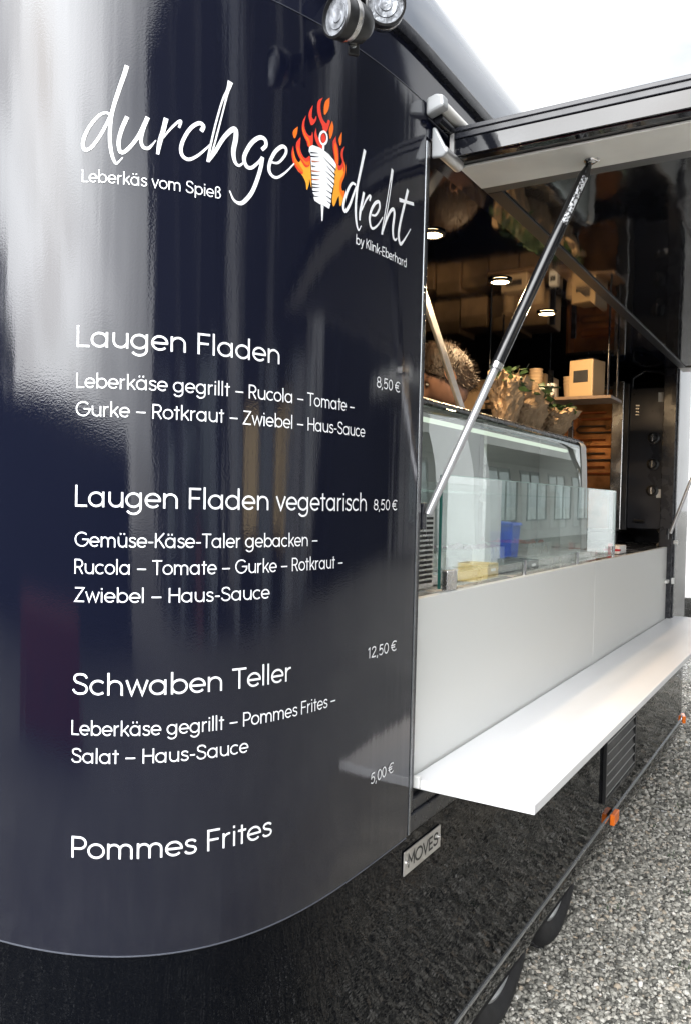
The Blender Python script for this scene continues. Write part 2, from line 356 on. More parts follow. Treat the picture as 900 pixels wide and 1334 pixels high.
# lower skirt: z .125 - .852, tucked in slightly under the trim line
rings = []
for z, i in ((.125,.055),(.130,.035),(.150,.022),(.20,.008),(.245,.001),(.262,0),(.40,0),(.60,0),(.852,0)): rings.append(loop(.852, i, z))
MB().loft(rings).build('lower_skirt', m_skirt, T, smooth=True)
ts = MB(); fa = far_arc()
def strip_path():
    return [(x, y) for x, y in reversed(fa)] + [(x, 0) for x in np.linspace(XE-RE, 0, 40)[1:-1]] + corner(.852)[:100]
sp = strip_path()
def offset_path(P, d):
    Q = []
    for i, p in enumerate(P):
        a = Vector(P[max(i-1, 0)]); b = Vector(P[min(i+1, len(P)-1)]); t = (b-a).normalized(); n = Vector((t.y, -t.x))*-1
        if n.dot(Vector((1.7, 1.1))-Vector(p)) > 0: n = -n
        Q.append((p[0]+n.x*d, p[1]+n.y*d))
    return Q
o1, o2 = offset_path(sp, .0045), offset_path(sp, -.004)
ts.loft([[(x, y, .2585) for x, y in o2], [(x, y, .2585) for x, y in o1], [(x, y, .2665) for x, y in o1], [(x, y, .2665) for x, y in o2]], closed=False)
ts.build('trim_strip', m_trim, T)
# front wrap with the menu: a separate foil covered panel round the corner
zz = np.linspace(.852, 2.472, 60); sw = np.linspace(.004, LB, 150)
wr = MB(); rings = [[tuple(p) for p in pto(sw, np.full_like(sw, .8525), -.004)]]
rings += [[tuple(p) for p in pto(sw, np.full_like(sw, z), .0022 if 0 < k < 59 else .0016)] for k, z in enumerate(zz)]
rings += [[tuple(p) for p in pto(sw, np.full_like(sw, 2.4715), -.004)]]
wr.loft(rings, closed=False); wrap = wr.build('menu_wrap', m_wrap, T, smooth=True)
eg = MB(); es = np.linspace(.012, LB, 150)
eg.loft([[tuple(p) for p in pto(es, np.full_like(es, .8500), .0)], [tuple(p) for p in pto(es, np.full_like(es, .8500), .0030)], [tuple(p) for p in pto(es, np.full_like(es, .8515), .0030)], [tuple(p) for p in pto(es, np.full_like(es, .8525), .0)]], closed=False)
eg.build('wrap_edge', mat('foil_edge_highlight', (.06,.065,.08), .3), wrap)  # pale strip: the highlight along the foil edge put into its colour
eg = MB(); es = np.linspace(.03, LB, 150)
eg.loft([[tuple(p) for p in pto(es, np.full_like(es, z), o)] for z, o in ((2.4718,0),(2.4718,.0026),(2.4732,.0026),(2.4738,0))], closed=False)
eg.build('seam_line', mat('seam_grey', (.05,.055,.07), .3), wrap)
# the rest of the middle of the body (far end, off side, other half of the front)
def open_mid(z):
    c = corner(z)
    half = [(3.44, 0.0)] + far_arc()[0:1] + far_arc()[1:]
    return half + [(XE, WID-RE)] + [(x, WID-y) for x, y in reversed(far_arc())][1:] + [(x, WID-y) for x, y in c]
MB().loft([[(x, y, z) for x, y in open_mid(z)] for z in np.linspace(.852, 2.40, 12)], closed=False).build('body_side', m_band, T, smooth=True)
def open_top(z):
    c = corner(z); return [(3.44, 0.0)] + far_arc() + [(XE, WID-RE)] + [(x, WID-y) for x, y in reversed(far_arc())][1:] + [(x, WID-y) for x, y in c]
MB().loft([[(x, y, z) for x, y in open_top(z)] for z in (2.40, 2.472)], closed=False).build('body_side', m_band, T, smooth=True)
MB().loft([loop(z) for z in (2.4735, 2.49, 2.53, 2.565)]).build('upper_band', m_band, T, smooth=True)
MB().box(.0, -.001, 2.405, 3.44, .055, 2.4728).build('hatch_header', m_band, T)
# roof gutter rail and roof
gr = MB(); rings = []
for z, i in ((2.562,.0),(2.562,-.012),(2.568,-.014),(2.580,-.014),(2.583,-.010),(2.592,-.010),(2.596,-.006),(2.602,-.004),(2.602,.02)): rings.append(loop(2.53, i, z))
gr.loft(rings).build('gutter_rail', m_dark, T, smooth=True)
rings = []; RR = .39
for a in np.linspace(0, math.pi/2, 20): rings.append(loop(2.53, .004+RR*(1-math.cos(a)), 2.600+RR*math.sin(a)))
rings.append(loop(2.53, .8, 3.01)); rings.append(loop(2.53, 1.09, 3.015))
MB().loft(rings, caps=True).build('roof', m_roof, T, smooth=True)
# chassis floor
MB().box(-.60, .12, .20, 4.05, 2.08, .30).build('chassis', m_blackpl, T)
# wheels: two tandem axles on the near side, two on the off side
def wheel(x, y, sgn):
    w = bpy.data.objects.new('wheel', None); COL.objects.link(w); w.parent = T; w.location = Vector((x, y, .277))-T.location; w.empty_display_size = .1
    c = wloc(w); ax = (0, sgn, 0); tp = []
    for r, h in ((.185,.0),(.20,.012),(.225,.020),(.25,.018),(.266,.006),(.275,-.012),(.277,-.05),(.277,-.12),(.273,-.16),(.255,-.18),(.19,-.185)): tp.append((r, h))
    tm = MB().lathe(tp, c, ax, 56)
    for k in range(44):
        a = 2*math.pi*k/44; rr = .277
        d = Vector((math.cos(a), 0, math.sin(a))); tm.obox(Vector(c)+d*rr+Vector((0, -sgn*.085, 0)), d, (0,1,0), d.cross(Vector((0,1,0))), .0035, .075, .011)
    tm.build('tyre', m_tyre, w, smooth=True)
    rp = [(.02,-.06),(.06,-.062),(.10,-.052),(.135,-.03),(.15,-.012),(.160,-.018),(.168,-.004),(.178,.004),(.187,.002),(.187,-.17),(.1,-.172)]
    MB().lathe(rp, c, ax, 48).build('rim', m_rim, w, smooth=True)
    hb = MB().lathe([(.0,-.018),(.03,-.02),(.034,-.03),(.034,-.06)], c, ax, 24)
    for k in range(5):
        a = 2*math.pi*k/5; hb.lathe([(0,-.04),(.009,-.04),(.010,-.06)], Vector(c)+Vector((.065*math.cos(a), 0, .065*math.sin(a))), ax, 6)
    hb.build('hub', m_steel, w, smooth=True)
for x in (.75, 1.325):
    wheel(x, .045, -1); wheel(x, WID-.045, 1)

# --- hatch frame
fr = MB()
fr.box(.012, .002, .885, .030, .075, 2.405); fr.box(.030, .016, .90, .046, .075, 2.405); fr.box(.046, .030, .90, .058, .075, 2.405)
fr.build('window_post', m_dark, T, bevel=.003)
lip = MB(); lip.box(-.003, -.0045, .853, .005, .002, 2.395); lip.build('post_trim', mat('post_chrome', (.20,.21,.22), .25, .8), T, bevel=.0015)
fr = MB(); fr.box(3.365, .004, .90, 3.40, .075, 2.405); fr.box(3.40, -.004, .853, 3.44, .075, 2.405); fr.build('window_post', m_dark, T, bevel=.003)
fr = MB(); fr.box(.0, -.002, .853, 3.44, .06, .895); fr.box(.03, .004, .895, 3.40, .06, .925); fr.box(.045, .016, .925, 3.37, .06, .936); fr.build('window_sill', m_dark, T, bevel=.003)
# counter front: two satin boards
for x0, x1 in ((.060, 1.7255), (1.7285, 3.363)):
    MB().box(x0, .030, .9375, x1, .050, 1.372).build('counter_board', m_panel, T, bevel=.0015)
MB().box(.060, .052, 1.334, 3.363, .62, 1.3705).build('counter_top', m_steel, T, bevel=.002)
# shelf
sh = MB().box(.056, -.270, .939, 3.50, .024, .961).build('shelf', m_white, T, bevel=.0018)
for x in (.5, 1.3, 2.1, 2.9): MB().box(x, -.25, .925, x+.03, .0, .9385).build('shelf_bracket', m_steel, sh)
MB().box(.044, -.004, .945, .0545, .012, .972).build('shelf_catch', m_whpl, sh, bevel=.001)
# latch pieces on the far post
l1 = MB().box(3.30, .012, 1.165, 3.36, .029, 1.185); l1.box(3.362, -.012, 1.160, 3.385, .003, 1.195); l1.build('latch', m_whpl, T, bevel=.002)
MB().lathe([(.008,-.02),(.012,-.022),(.012,0),(.008,.002)], (3.375, -.004, 1.40), (0,1,0), 16).build('latch_eye', m_whpl, T)
# grille under the shelf
gx0, gx1, gz0, gz1 = 1.83, 2.42, .360, .665
g = MB(); g.box(gx0, -.014, gz0, gx0+.016, .0, gz1); g.box(gx1-.016, -.014, gz0, gx1, .0, gz1); g.box(gx0+.016, -.013, gz0, gx1-.016, .0, gz0+.014); g.box(gx0+.016, -.013, gz1-.014, gx1-.016, .0, gz1)
G = g.build('vent_grille', m_blackpl, T, bevel=.0015)
MB().box(gx0+.014, -.0022, gz0+.01, gx1-.014, -.0012, gz1-.01).build('grille_back', m_rubber, G)
nsl = 6; m_slat = mat('slat_plastic', (.012,.0125,.014), .4, rvar=.08); m_lip = mat('slat_lip_highlight', (.30,.305,.31), .35)  # lips paler than the slats: their highlight line is put into the colour
for k in range(nsl):
    z = gz0+.022+(gz1-gz0-.04)*k/nsl
    MB().prism([(gx0+.017, -.003, z+.030), (gx0+.017, -.0105, z+.004), (gx0+.017, -.0105, z), (gx0+.017, -.003, z+.026)], (gx1-gx0-.034, 0, 0)).build('slat', m_slat, G)
    MB().box(gx0+.018, -.0125, z+.0005, gx1-.018, -.0107, z+.0062).build('slat_lip', m_lip, G)
# side marker lamps on the trim line
def marker(x, y, nx, ny, z=.252):
    n = Vector((nx, ny, 0)).normalized(); t = Vector((-n.y, n.x, 0))
    b = MB().obox(Vector((x, y, z))+n*.004, t, n, (0,0,1), .040, .004, .018).build('marker_lamp', m_blackpl, T, bevel=.003)
    MB().obox(Vector((x, y, z))+n*.014, t, n, (0,0,1), .045, .010, .023).build('lens', m_amber, b, bevel=.0035)
marker(2.00, -.002, 0, -1); marker(3.97, .015, .25, -1)
# name plate
npx0, npx1, nz0, nz1 = -.022, .172, .768, .822
NP = MB().box(npx0, -.0045, nz0, npx1, -.0015, nz1).build('name_plate', m_alu, T, bevel=.001)
for x in (npx0+.012, npx1-.010):
    MB().lathe([(.0055,0),(.0055,.002),(.003,.004),(0,.0045)], (x, -.0045, (nz0+nz1)/2), (0,-1,0), 14).build('screw', m_chrome, NP, smooth=True)

# --- hatch flap, raised level
FZ = 2.380
fl = MB(); fl.box(.098, -1.44, 2.385, 3.42, -.022, 2.425); F = fl.build('hatch_flap', m_flap, T, bevel=.002)
e = MB(); e.box(.088, -1.45, 2.427, 3.43, -.012, 2.449); e.box(.084, -1.45, 2.441, .094, -.012, 2.452)
e.build('top_profile', m_dark, F, bevel=.002)
MB().box(.090, -1.45, 2.388, .0965, -.020, 2.4255).build('edge_profile', m_flap, F, bevel=.001)
MB().box(.0865, -.028, 2.382, .0895, -.018, 2.440).build('corner_plate', m_alu, F)
MB().box(.135, -1.44, 2.378, .275, -.022, 2.3845).build('frame_rail', m_aluf, F, bevel=.0015)
MB().box(.277, -1.44, 2.3795, .315, -.022, 2.3845).build('inner_rail', mat('grey_profile', (.12,.12,.12), .4, .7), F, bevel=.001)
MB().box(3.24, -1.44, 2.378, 3.38, -.022, 2.3845).build('frame_rail', m_alu, F, bevel=.0015)
MB().box(.317, -.060, 2.3795, 3.238, -.022, 2.3845).build('inner_rail', mat('dark_rail', (.012,.013,.016), .35), F, bevel=.001)
MB().box(.317, -1.44, 2.378, 3.238, -1.36, 2.3845).build('frame_rail', m_alu, F, bevel=.0015)
def strut(a, b, split, x_sign=1):
    a, b = Vector(a), Vector(b); d = (b-a).normalized(); s = a.lerp(b, split)
    S = MB().tube([s, s+d*.012, s+d*.012, b-d*.03, b-d*.02, b], [.0125,.0150,.0140,.0140,.010,.006], 24).build('gas_strut', m_gloss, F, smooth=True)
    MB().tube([a, s+d*.004], .0090, 20).build('piston_rod', m_rodst, S, smooth=True)
    MB().tube([s-d*.004, s+d*.010], .0152, 20).build('collar', m_steel, S, smooth=True)
    MB().tube([b, b+Vector((0,0,.008))], .010, 16).build('ball_joint', m_steel, S, smooth=True)
    MB().box(a.x-.010, a.y+.008, a.z-.035, a.x+.010, a.y+.022, a.z+.025).build('strut_bracket', m_dark, S, bevel=.002)
    # wiped label on the cylinder
    lb = MB(); u = d.orthogonal().normalized(); v = d.cross(u); c0 = s.lerp(b, .70); c1 = s.lerp(b, .93); rg = []
    cd = Vector((-1.64,-.8,1.6))-c0; cd -= d*cd.dot(d); cd.normalize(); w_ = d.cross(cd)
    for k in range(9):
        an = -.2+1.0*k/8; q = (cd*math.cos(an)+w_*math.sin(an))*.0143; rg.append([c0+q, c1+q])
    lb.loft(rg, closed=False).build('strut_label', mlabel, S, smooth=True)
def label_mat():
    m, t, b = new_mat('worn_label'); b.inputs['Roughness'].default_value = .5
    tcn = t.nodes.new('ShaderNodeTexCoord'); mpn = t.nodes.new('ShaderNodeMapping'); mpn.inputs['Scale'].default_value = (1, 1, 1)
    n = t.nodes.new('ShaderNodeTexNoise'); n.inputs['Scale'].default_value = 190; n.inputs['Detail'].default_value = 6
    r = t.nodes.new('ShaderNodeValToRGB'); r.color_ramp.elements[0].position = .47; r.color_ramp.elements[1].position = .53
    r.color_ramp.elements[0].color = (.014,.014,.015,1); r.color_ramp.elements[1].color = (.45,.46,.48,1)
    t.links.new(tcn.outputs['Object'], n.inputs['Vector']); t.links.new(n.outputs['Fac'], r.inputs[0]); t.links.new(r.outputs[0], b.inputs['Base Color']); return m
mlabel = label_mat()
strut((.050, -.006, 1.571), (.243, -.295, 2.377), .42)
strut((3.235, -.006, 1.455), (3.31, -.300, 2.377), .42)
bt = MB().lathe([(.017,0),(.017,.002),(.012,.004),(.009,.004),(.009,.007),(.0,.008)], (.225, -.305, 2.378), (0,0,-1), 20).build('bolt', m_chrome, F, smooth=True)
# hinge gear along the header
h = MB(); h.tube([(.018,-.030,2.470),(3.40,-.030,2.470)], .013, 20); h.build('hinge_tube', m_aluf, T, smooth=True)
h = MB(); h.tube([(.02,-.018,2.4495),(3.40,-.018,2.4495)], .012, 16); h.build('hinge_rod', m_dark, T, smooth=True)
h = MB(); h.prism([(-.012,-.046,2.458),(-.012,-.003,2.446),(-.012,-.003,2.484),(-.012,-.026,2.490),(-.012,-.044,2.484)], (.030,0,0)); h.build('end_cap', m_capg, T, bevel=.006)
h = MB(); h.prism([(.020,-.012,2.432),(.020,-.004,2.432),(.020,-.004,2.365),(.020,-.030,2.362),(.020,-.044,2.372)], (.010,0,0)); h.build('hinge_plate', m_capg, T, bevel=.004)
h = MB(); h.tube([(.03,-.026,2.378),(.12,-.026,2.378)], .014, 20); h.build('hinge_barrel', m_alu, T, smooth=True)
# --- two round work lamps on a bracket at the roof edge
def work_lamp(c, d, r):
    c, d = Vector(c), Vector(d).normalized()
    b = MB().lathe([(0,-.060),(r*.55,-.058),(r*.86,-.045),(r*.98,-.02),(r,.0),(r*1.04,.004),(r*1.04,.014),(r*.93,.016),(r*.90,.009)], c, d, 40).build('work_lamp', m_lamp_body, T, smooth=True)
    MB().lathe([(0,.0115),(r*.3,.0125),(r*.34,.0105),(r*.6,.0115),(r*.63,.0095),(r*.9,.0095)], c, d, 40).build('lens', m_lens, b, smooth=True)
    MB().lathe([(r*1.005,-.018),(r*1.03,-.016),(r*1.03,-.010),(r*1.005,-.008)], c, d, 40).build('ring', m_steel, b, smooth=True)
WL = [((-.440,-.050,2.425), (-.95,.30,-.10), .035), ((-.335,-.075,2.492), (-.80,-.55,-.22), .035)]
for a in WL: work_lamp(*a)
br = MB(); br.obox((-.375,-.035,2.48), (.75,-.66,0), (.66,.75,0), (0,0,1), .010, .004, .085); br.obox((-.36,.0,2.545), (1,0,0), (0,1,0), (0,0,1), .02, .05, .004)
br.obox((-.395,-.035,2.44), (.9,.1,.3), (0,1,0), (-.3,0,.9), .025, .005, .010)
br.build('lamp_bracket', m_blackpl, T, bevel=.002)
MB().lathe([(.008,0),(.008,.004),(.004,.005),(0,.005)], (-.392,-.042,2.405), (-.6,-.75,0), 14).build('bracket_bolt', m_chrome, T)
# small screws on the header
# --- interior shell
MB().box(-.25, .10, .301, 4.02, 2.12, .350).build('interior_floor', m_floor, T)
MB().box(-.25, .056, 2.420, 4.02, 2.12, 2.455).build('interior_ceiling', m_ceil, T)
MB().box(-.25, 2.10, .351, 4.02, 2.14, 2.419).build('interior_wall', m_int, T)
MB().box(-.27, .076, .351, -.23, 2.099, 2.419).build('interior_wall', m_int, T)
MB().box(4.0, .076, .351, 4.04, 2.099, 2.419).build('interior_wall', m_int, T)
MB().box(.061, .056, .351, 3.36, .085, 1.333).build('counter_back', m_int, T)
MB().box(-.25, .056, .351, .055, .0745, 2.419).build('interior_wall', m_int, T)
for x in (.640, 1.235, 1.80):
    d = MB().lathe([(.042,0),(.044,.006),(.034,.009),(.032,.003)], (x, .285, 2.4195), (0,0,-1), 28).build('downlight', m_dark, T, smooth=True)
    MB().lathe([(0,0),(.032,0)], (x, .285, 2.4135), (0,0,-1), 24).build('lamp_glass', m_glow, d)
    ld = bpy.data.lights.new('downlight_lamp', 'SPOT'); ld.energy = 29; ld.color = (1,.70,.40); ld.spot_size = rad(176); ld.spot_blend = .25; ld.shadow_soft_size = .03
    lo = bpy.data.objects.new('downlight_lamp', ld); COL.objects.link(lo); lo.parent = d; lo.location = Vector((x, .285, 2.405))-wloc(d)

# ------------------------------------------------------------------ lettering
def A(cx, cy, rx, ry, a0, a1, n=20):
    return [(cx+rx*math.cos(rad(a0+(a1-a0)*k/n)), cy+ry*math.sin(rad(a0+(a1-a0)*k/n))) for k in range(n+1)]
def spl(P, n=6):
    P = [np.array(p, float) for p in P]; P = [2*P[0]-P[1]]+P+[2*P[-1]-P[-2]]; out = []
    for i in range(1, len(P)-2):
        for k in range(n):
            t = k/n; a, b, c, d = P[i-1:i+3]
            out.append(tuple(.5*((2*b)+(c-a)*t+(2*a-5*b+4*c-d)*t*t+(3*b-a-3*c+d)*t**3)))
    return out+[tuple(P[-2])]
SW = .066
C_ = lambda cx, cy, r=.215: A(cx, cy, r, r, 90, 450, 32)
def umlaut(g): return ([*g[0], [(g[1]*.5-.12, .605), (g[1]*.5-.12, .68)], [(g[1]*.5+.06, .605), (g[1]*.5+.06, .68)]], g[1])
GL = {
 'a': ([C_(.25,.25), [(.465,.5),(.465,0)]], .585), 'b': ([[(.075,.73),(.075,0)], C_(.29,.25)], .575), 'd': ([C_(.25,.25), [(.465,.73),(.465,0)]], .585),
 'e': ([[(.05,.245)]+[(.46,.245)]+A(.25,.25,.215,.215,5,318,26)], .52), 'g': ([C_(.25,.25), [(.465,.5)]+A(.25,.0,.215,.195,0,-150,16)], .585),
 'h': ([[(.075,.73),(.075,0)], A(.265,.275,.19,.19,180,0,14)+[(.455,0)]], .56), 'i': ([[(.075,.5),(.075,0)], [(.075,.60),(.075,.68)]], .185),
 'k': ([[(.075,.73),(.075,0)], [(.40,.5),(.10,.185)], [(.19,.285),(.42,0)]], .455), 'l': ([[(.075,.73),(.075,0)]], .185),
 'm': ([[(.075,.5),(.075,0)], A(.235,.305,.16,.16,180,0,12)+[(.395,0)], A(.555,.305,.16,.16,180,0,12)+[(.715,0)]], .82),
 'n': ([[(.075,.5),(.075,0)], A(.265,.275,.19,.19,180,0,14)+[(.455,0)]], .56), 'o': ([C_(.25,.25)], .52), 'p': ([[(.075,.5),(.075,-.2)], C_(.29,.25)], .575),
 'r': ([[(.075,.5),(.075,0)], A(.255,.285,.18,.18,180,82,9)], .335), 's': ([spl([(.345,.395),(.29,.45),(.20,.467),(.105,.44),(.075,.365),(.12,.295),(.21,.26),(.31,.22),(.345,.14),(.30,.06),(.20,.033),(.10,.055),(.045,.115)],4)], .405),
 't': ([[(.15,.65),(.15,0)], [(.02,.467),(.29,.467)]], .32), 'u': ([[(.075,.5),(.075,.225)]+A(.265,.225,.19,.19,180,360,14), [(.455,.5),(.455,0)]], .545),
 'v': ([[(.03,.5),(.215,.02),(.40,.5)]], .435), 'w': ([[(.03,.5),(.175,.03),(.325,.47),(.475,.03),(.62,.5)]], .66), 'y': ([[(.03,.5),(.225,.02)], [(.415,.5),(.185,-.10),(.13,-.155),(.03,-.167)]], .45),
 'c': ([A(.25,.25,.215,.215,46,314,24)], .475), 'ß': ([[(.075,0),(.075,.52)]+A(.21,.54,.135,.125,180,-60,14)+[(.19,.385)], spl([(.19,.385),(.31,.345),(.375,.215),(.33,.09),(.22,.035),(.14,.045)],4)], .46),
 'L': ([[(.08,.7),(.08,.033),(.42,.033)]], .45), 'F': ([[(.08,0),(.08,.667),(.43,.667)], [(.08,.36),(.39,.36)]], .47), 'G': ([A(.37,.35,.32,.32,44,360,34)+[(.40,.35)]], .745),
 'R': ([[(.08,0),(.08,.667),(.27,.667)]+A(.27,.495,.175,.172,90,-90,14)[1:]+[(.08,.323)], [(.27,.32),(.46,0)]], .53), 'T': ([[(.02,.667),(.50,.667)], [(.26,.667),(.26,0)]], .52),
 'K': ([[(.08,.7),(.08,0)], [(.48,.7),(.10,.29)], [(.21,.41),(.50,0)]], .53), 'Z': ([[(.05,.667),(.45,.667),(.045,.033),(.47,.033)]], .52), 'H': ([[(.08,.7),(.08,0)], [(.52,.7),(.52,0)], [(.08,.36),(.52,.36)]], .60),
 'S': ([spl([(.46,.54),(.39,.635),(.265,.667),(.135,.63),(.085,.525),(.135,.42),(.27,.365),(.41,.30),(.46,.185),(.40,.075),(.265,.033),(.12,.07),(.05,.175)],4)], .535),
 'P': ([[(.08,0),(.08,.667),(.27,.667)]+A(.27,.485,.19,.182,90,-90,14)[1:]+[(.08,.303)]], .51), 'E': ([[(.44,.667),(.08,.667),(.08,.033),(.44,.033)], [(.08,.36),(.40,.36)]], .49),
 'M': ([[(.08,0),(.08,.7),(.33,.25),(.58,.7),(.58,0)]], .66), 'O': ([A(.37,.35,.32,.32,90,450,34)], .74), 'V': ([[(.03,.7),(.27,.03),(.51,.7)]], .54),
 '0': ([A(.25,.35,.195,.317,90,450,30)], .50), '1': ([[(.05,.55),(.19,.655),(.19,0)]], .33), '2': ([spl([(.065,.50),(.105,.615),(.235,.667),(.365,.615),(.395,.50),(.34,.385),(.20,.225),(.06,.045)],5)+[(.06,.033),(.43,.033)]], .49),
 '5': ([[(.40,.667),(.12,.667),(.085,.36)]+spl([(.085,.36),(.20,.43),(.335,.395),(.41,.235),(.345,.085),(.215,.033),(.05,.10)],5)[1:]], .49), '8': ([A(.25,.515,.155,.152,90,450,24), A(.25,.20,.195,.168,90,450,26)], .50),
 ',': ([[(.10,.07),(.045,-.11)]], .20), '€': ([A(.37,.35,.29,.317,50,310,26), [(.0,.42),(.42,.42)], [(.0,.28),(.40,.28)]], .60), '–': ([[(.04,.265),(.47,.265)]], .515), '-': ([[(.04,.255),(.27,.255)]], .31), ' ': ([], .235)}
GL['ä'] = ([*GL['a'][0], [(.16,.60),(.16,.68)], [(.34,.60),(.34,.68)]], .585); GL['ü'] = ([*GL['u'][0], [(.175,.60),(.175,.68)], [(.355,.60),(.355,.68)]], .545); GL['ö'] = ([*GL['o'][0], [(.16,.60),(.16,.68)], [(.34,.60),(.34,.68)]], .52)
def ribbon(P, w):
    """flat ribbon of width w (number or list) along a 2-d polyline: left and right point lists"""
    Q = [np.array(P[0], float)]
    ws = [w]*len(P) if not isinstance(w, (list, tuple)) else w; W2 = [ws[0]]
    for p, wi in zip(P[1:], ws[1:]):
        if np.hypot(*(np.array(p)-Q[-1])) > 1e-6: Q.append(np.array(p, float)); W2.append(wi)
    n = len(Q); cl = np.hypot(*(Q[0]-Q[-1])) < 1e-6; Lp, Rp = [], []
    for i in range(n):
        a = Q[i]-Q[i-1] if i > 0 else (Q[i]-Q[-2] if cl else Q[1]-Q[0])
        b = Q[i+1]-Q[i] if i < n-1 else (Q[1]-Q[0] if cl else Q[-1]-Q[-2])
        a = a/np.hypot(*a); b = b/np.hypot(*b); t = a+b; l = np.hypot(*t); t = t/l if l > 1e-6 else a
        nn = np.array((-t[1], t[0])); c = max(.45, t@a); Lp.append(Q[i]+nn*W2[i]/2/c); Rp.append(Q[i]-nn*W2[i]/2/c)
    return Lp, Rp
class Flat:
    """flat lettering laid on a surface; fn(u, v, offset) -> point"""
    def __init__(s, fn): s.fn = fn; s.b = MB(); s.k = 0
    def stroke(s, P, w, step=.012):
        R_ = [P[0]]; WW = isinstance(w, (list, tuple)); ws = [w[0]] if WW else w
        for i in range(1, len(P)):
            d = math.dist(P[i], P[i-1]); m = max(1, int(d/step))
            for k in range(1, m+1):
                t = k/m; R_.append((P[i-1][0]*(1-t)+P[i][0]*t, P[i-1][1]*(1-t)+P[i][1]*t))
                if WW: ws.append(w[i-1]*(1-t)+w[i]*t)
        a, b = ribbon(R_, ws); off = .0010+.00012*(s.k % 5); s.k += 1
        s.b.loft([s.fn(np.array([p[0] for p in q]), np.array([p[1] for p in q]), off) for q in (a, b)], closed=False)
    def fill(s, P, off):
        tri = geometry.tessellate_polygon([[Vector((p[0], p[1], 0)) for p in P]])
        s.b.add(s.fn(np.array([p[0] for p in P]), np.array([p[1] for p in P]), off), [tuple(t) for t in tri])
def wfn(u, v, off): return [tuple(p) for p in pto(u, v, .0022+off*np.ones_like(u))]
def layout(text):
    x = 0; out = []
    for i, c in enumerate(text):
        g, adv = GL[c]; out += [[(px+x, py) for px, py in st] for st in g]; x += adv
    xs = [p[0] for st in out for p in st]; return out, min(xs)-SW/2, max(xs)+SW/2
def write(text, s0, s1, z, cap, name, weight=1.0, parent=None):
    st, a, b = layout(text); kx = (s0-s1)/(b-a); kz = cap/.7; F_ = Flat(wfn)
    for S in st: F_.stroke([(s0-(x-a)*kx, z+y*kz) for x, y in S], SW*weight*(kx+kz)/2)
    return F_.b.build(name, m_lettering, parent or wrap, fixn=False)
HC, DC, PC = .0350, .0240, .0222
write('Laugen Fladen', .8225, .4715, 1.8350, HC, 'menu_heading')
write('Leberkäse gegrillt – Rucola – Tomate –', .8225, .2690, 1.7690, DC, 'menu_line')
write('Gurke – Rotkraut – Zwiebel – Haus-Sauce', .8230, .2325, 1.7235, DC, 'menu_line')
write('Laugen Fladen vegetarisch', .8225, .2215, 1.5775, HC, 'menu_heading')
write('Gemüse-Käse-Taler gebacken –', .8225, .3735, 1.5130, DC, 'menu_line')
write('Rucola – Tomate – Gurke – Rotkraut –', .8225, .2975, 1.4690, DC, 'menu_line')
write('Zwiebel – Haus-Sauce', .8225, .4885, 1.4235, DC, 'menu_line')
write('Schwaben Teller', .8245, .4375, 1.2735, HC, 'menu_heading')
write('Leberkäse gegrillt – Pommes Frites –', .8245, .3140, 1.2080, DC, 'menu_line')
write('Salat – Haus-Sauce', .8245, .5300, 1.1630, DC, 'menu_line')
write('Pommes Frites', .8225, .4800, 1.0090, HC, 'menu_heading')
write('8,50 €', .1935, .0975, 1.8280, PC, 'price'); write('8,50 €', .1945, .0965, 1.5795, PC, 'price')
write('12,50 €', .2045, .0835, 1.2800, PC, 'price'); write('5,00 €', .1815, .0835, 1.0190, PC, 'price')
write('Leberkäs vom Spieß', .8170, .5895, 2.1000, .0205, 'slogan'); write('by Klink-Eberhard', .2740, .0840, 2.0950, .0190, 'owner_line', 1.15)
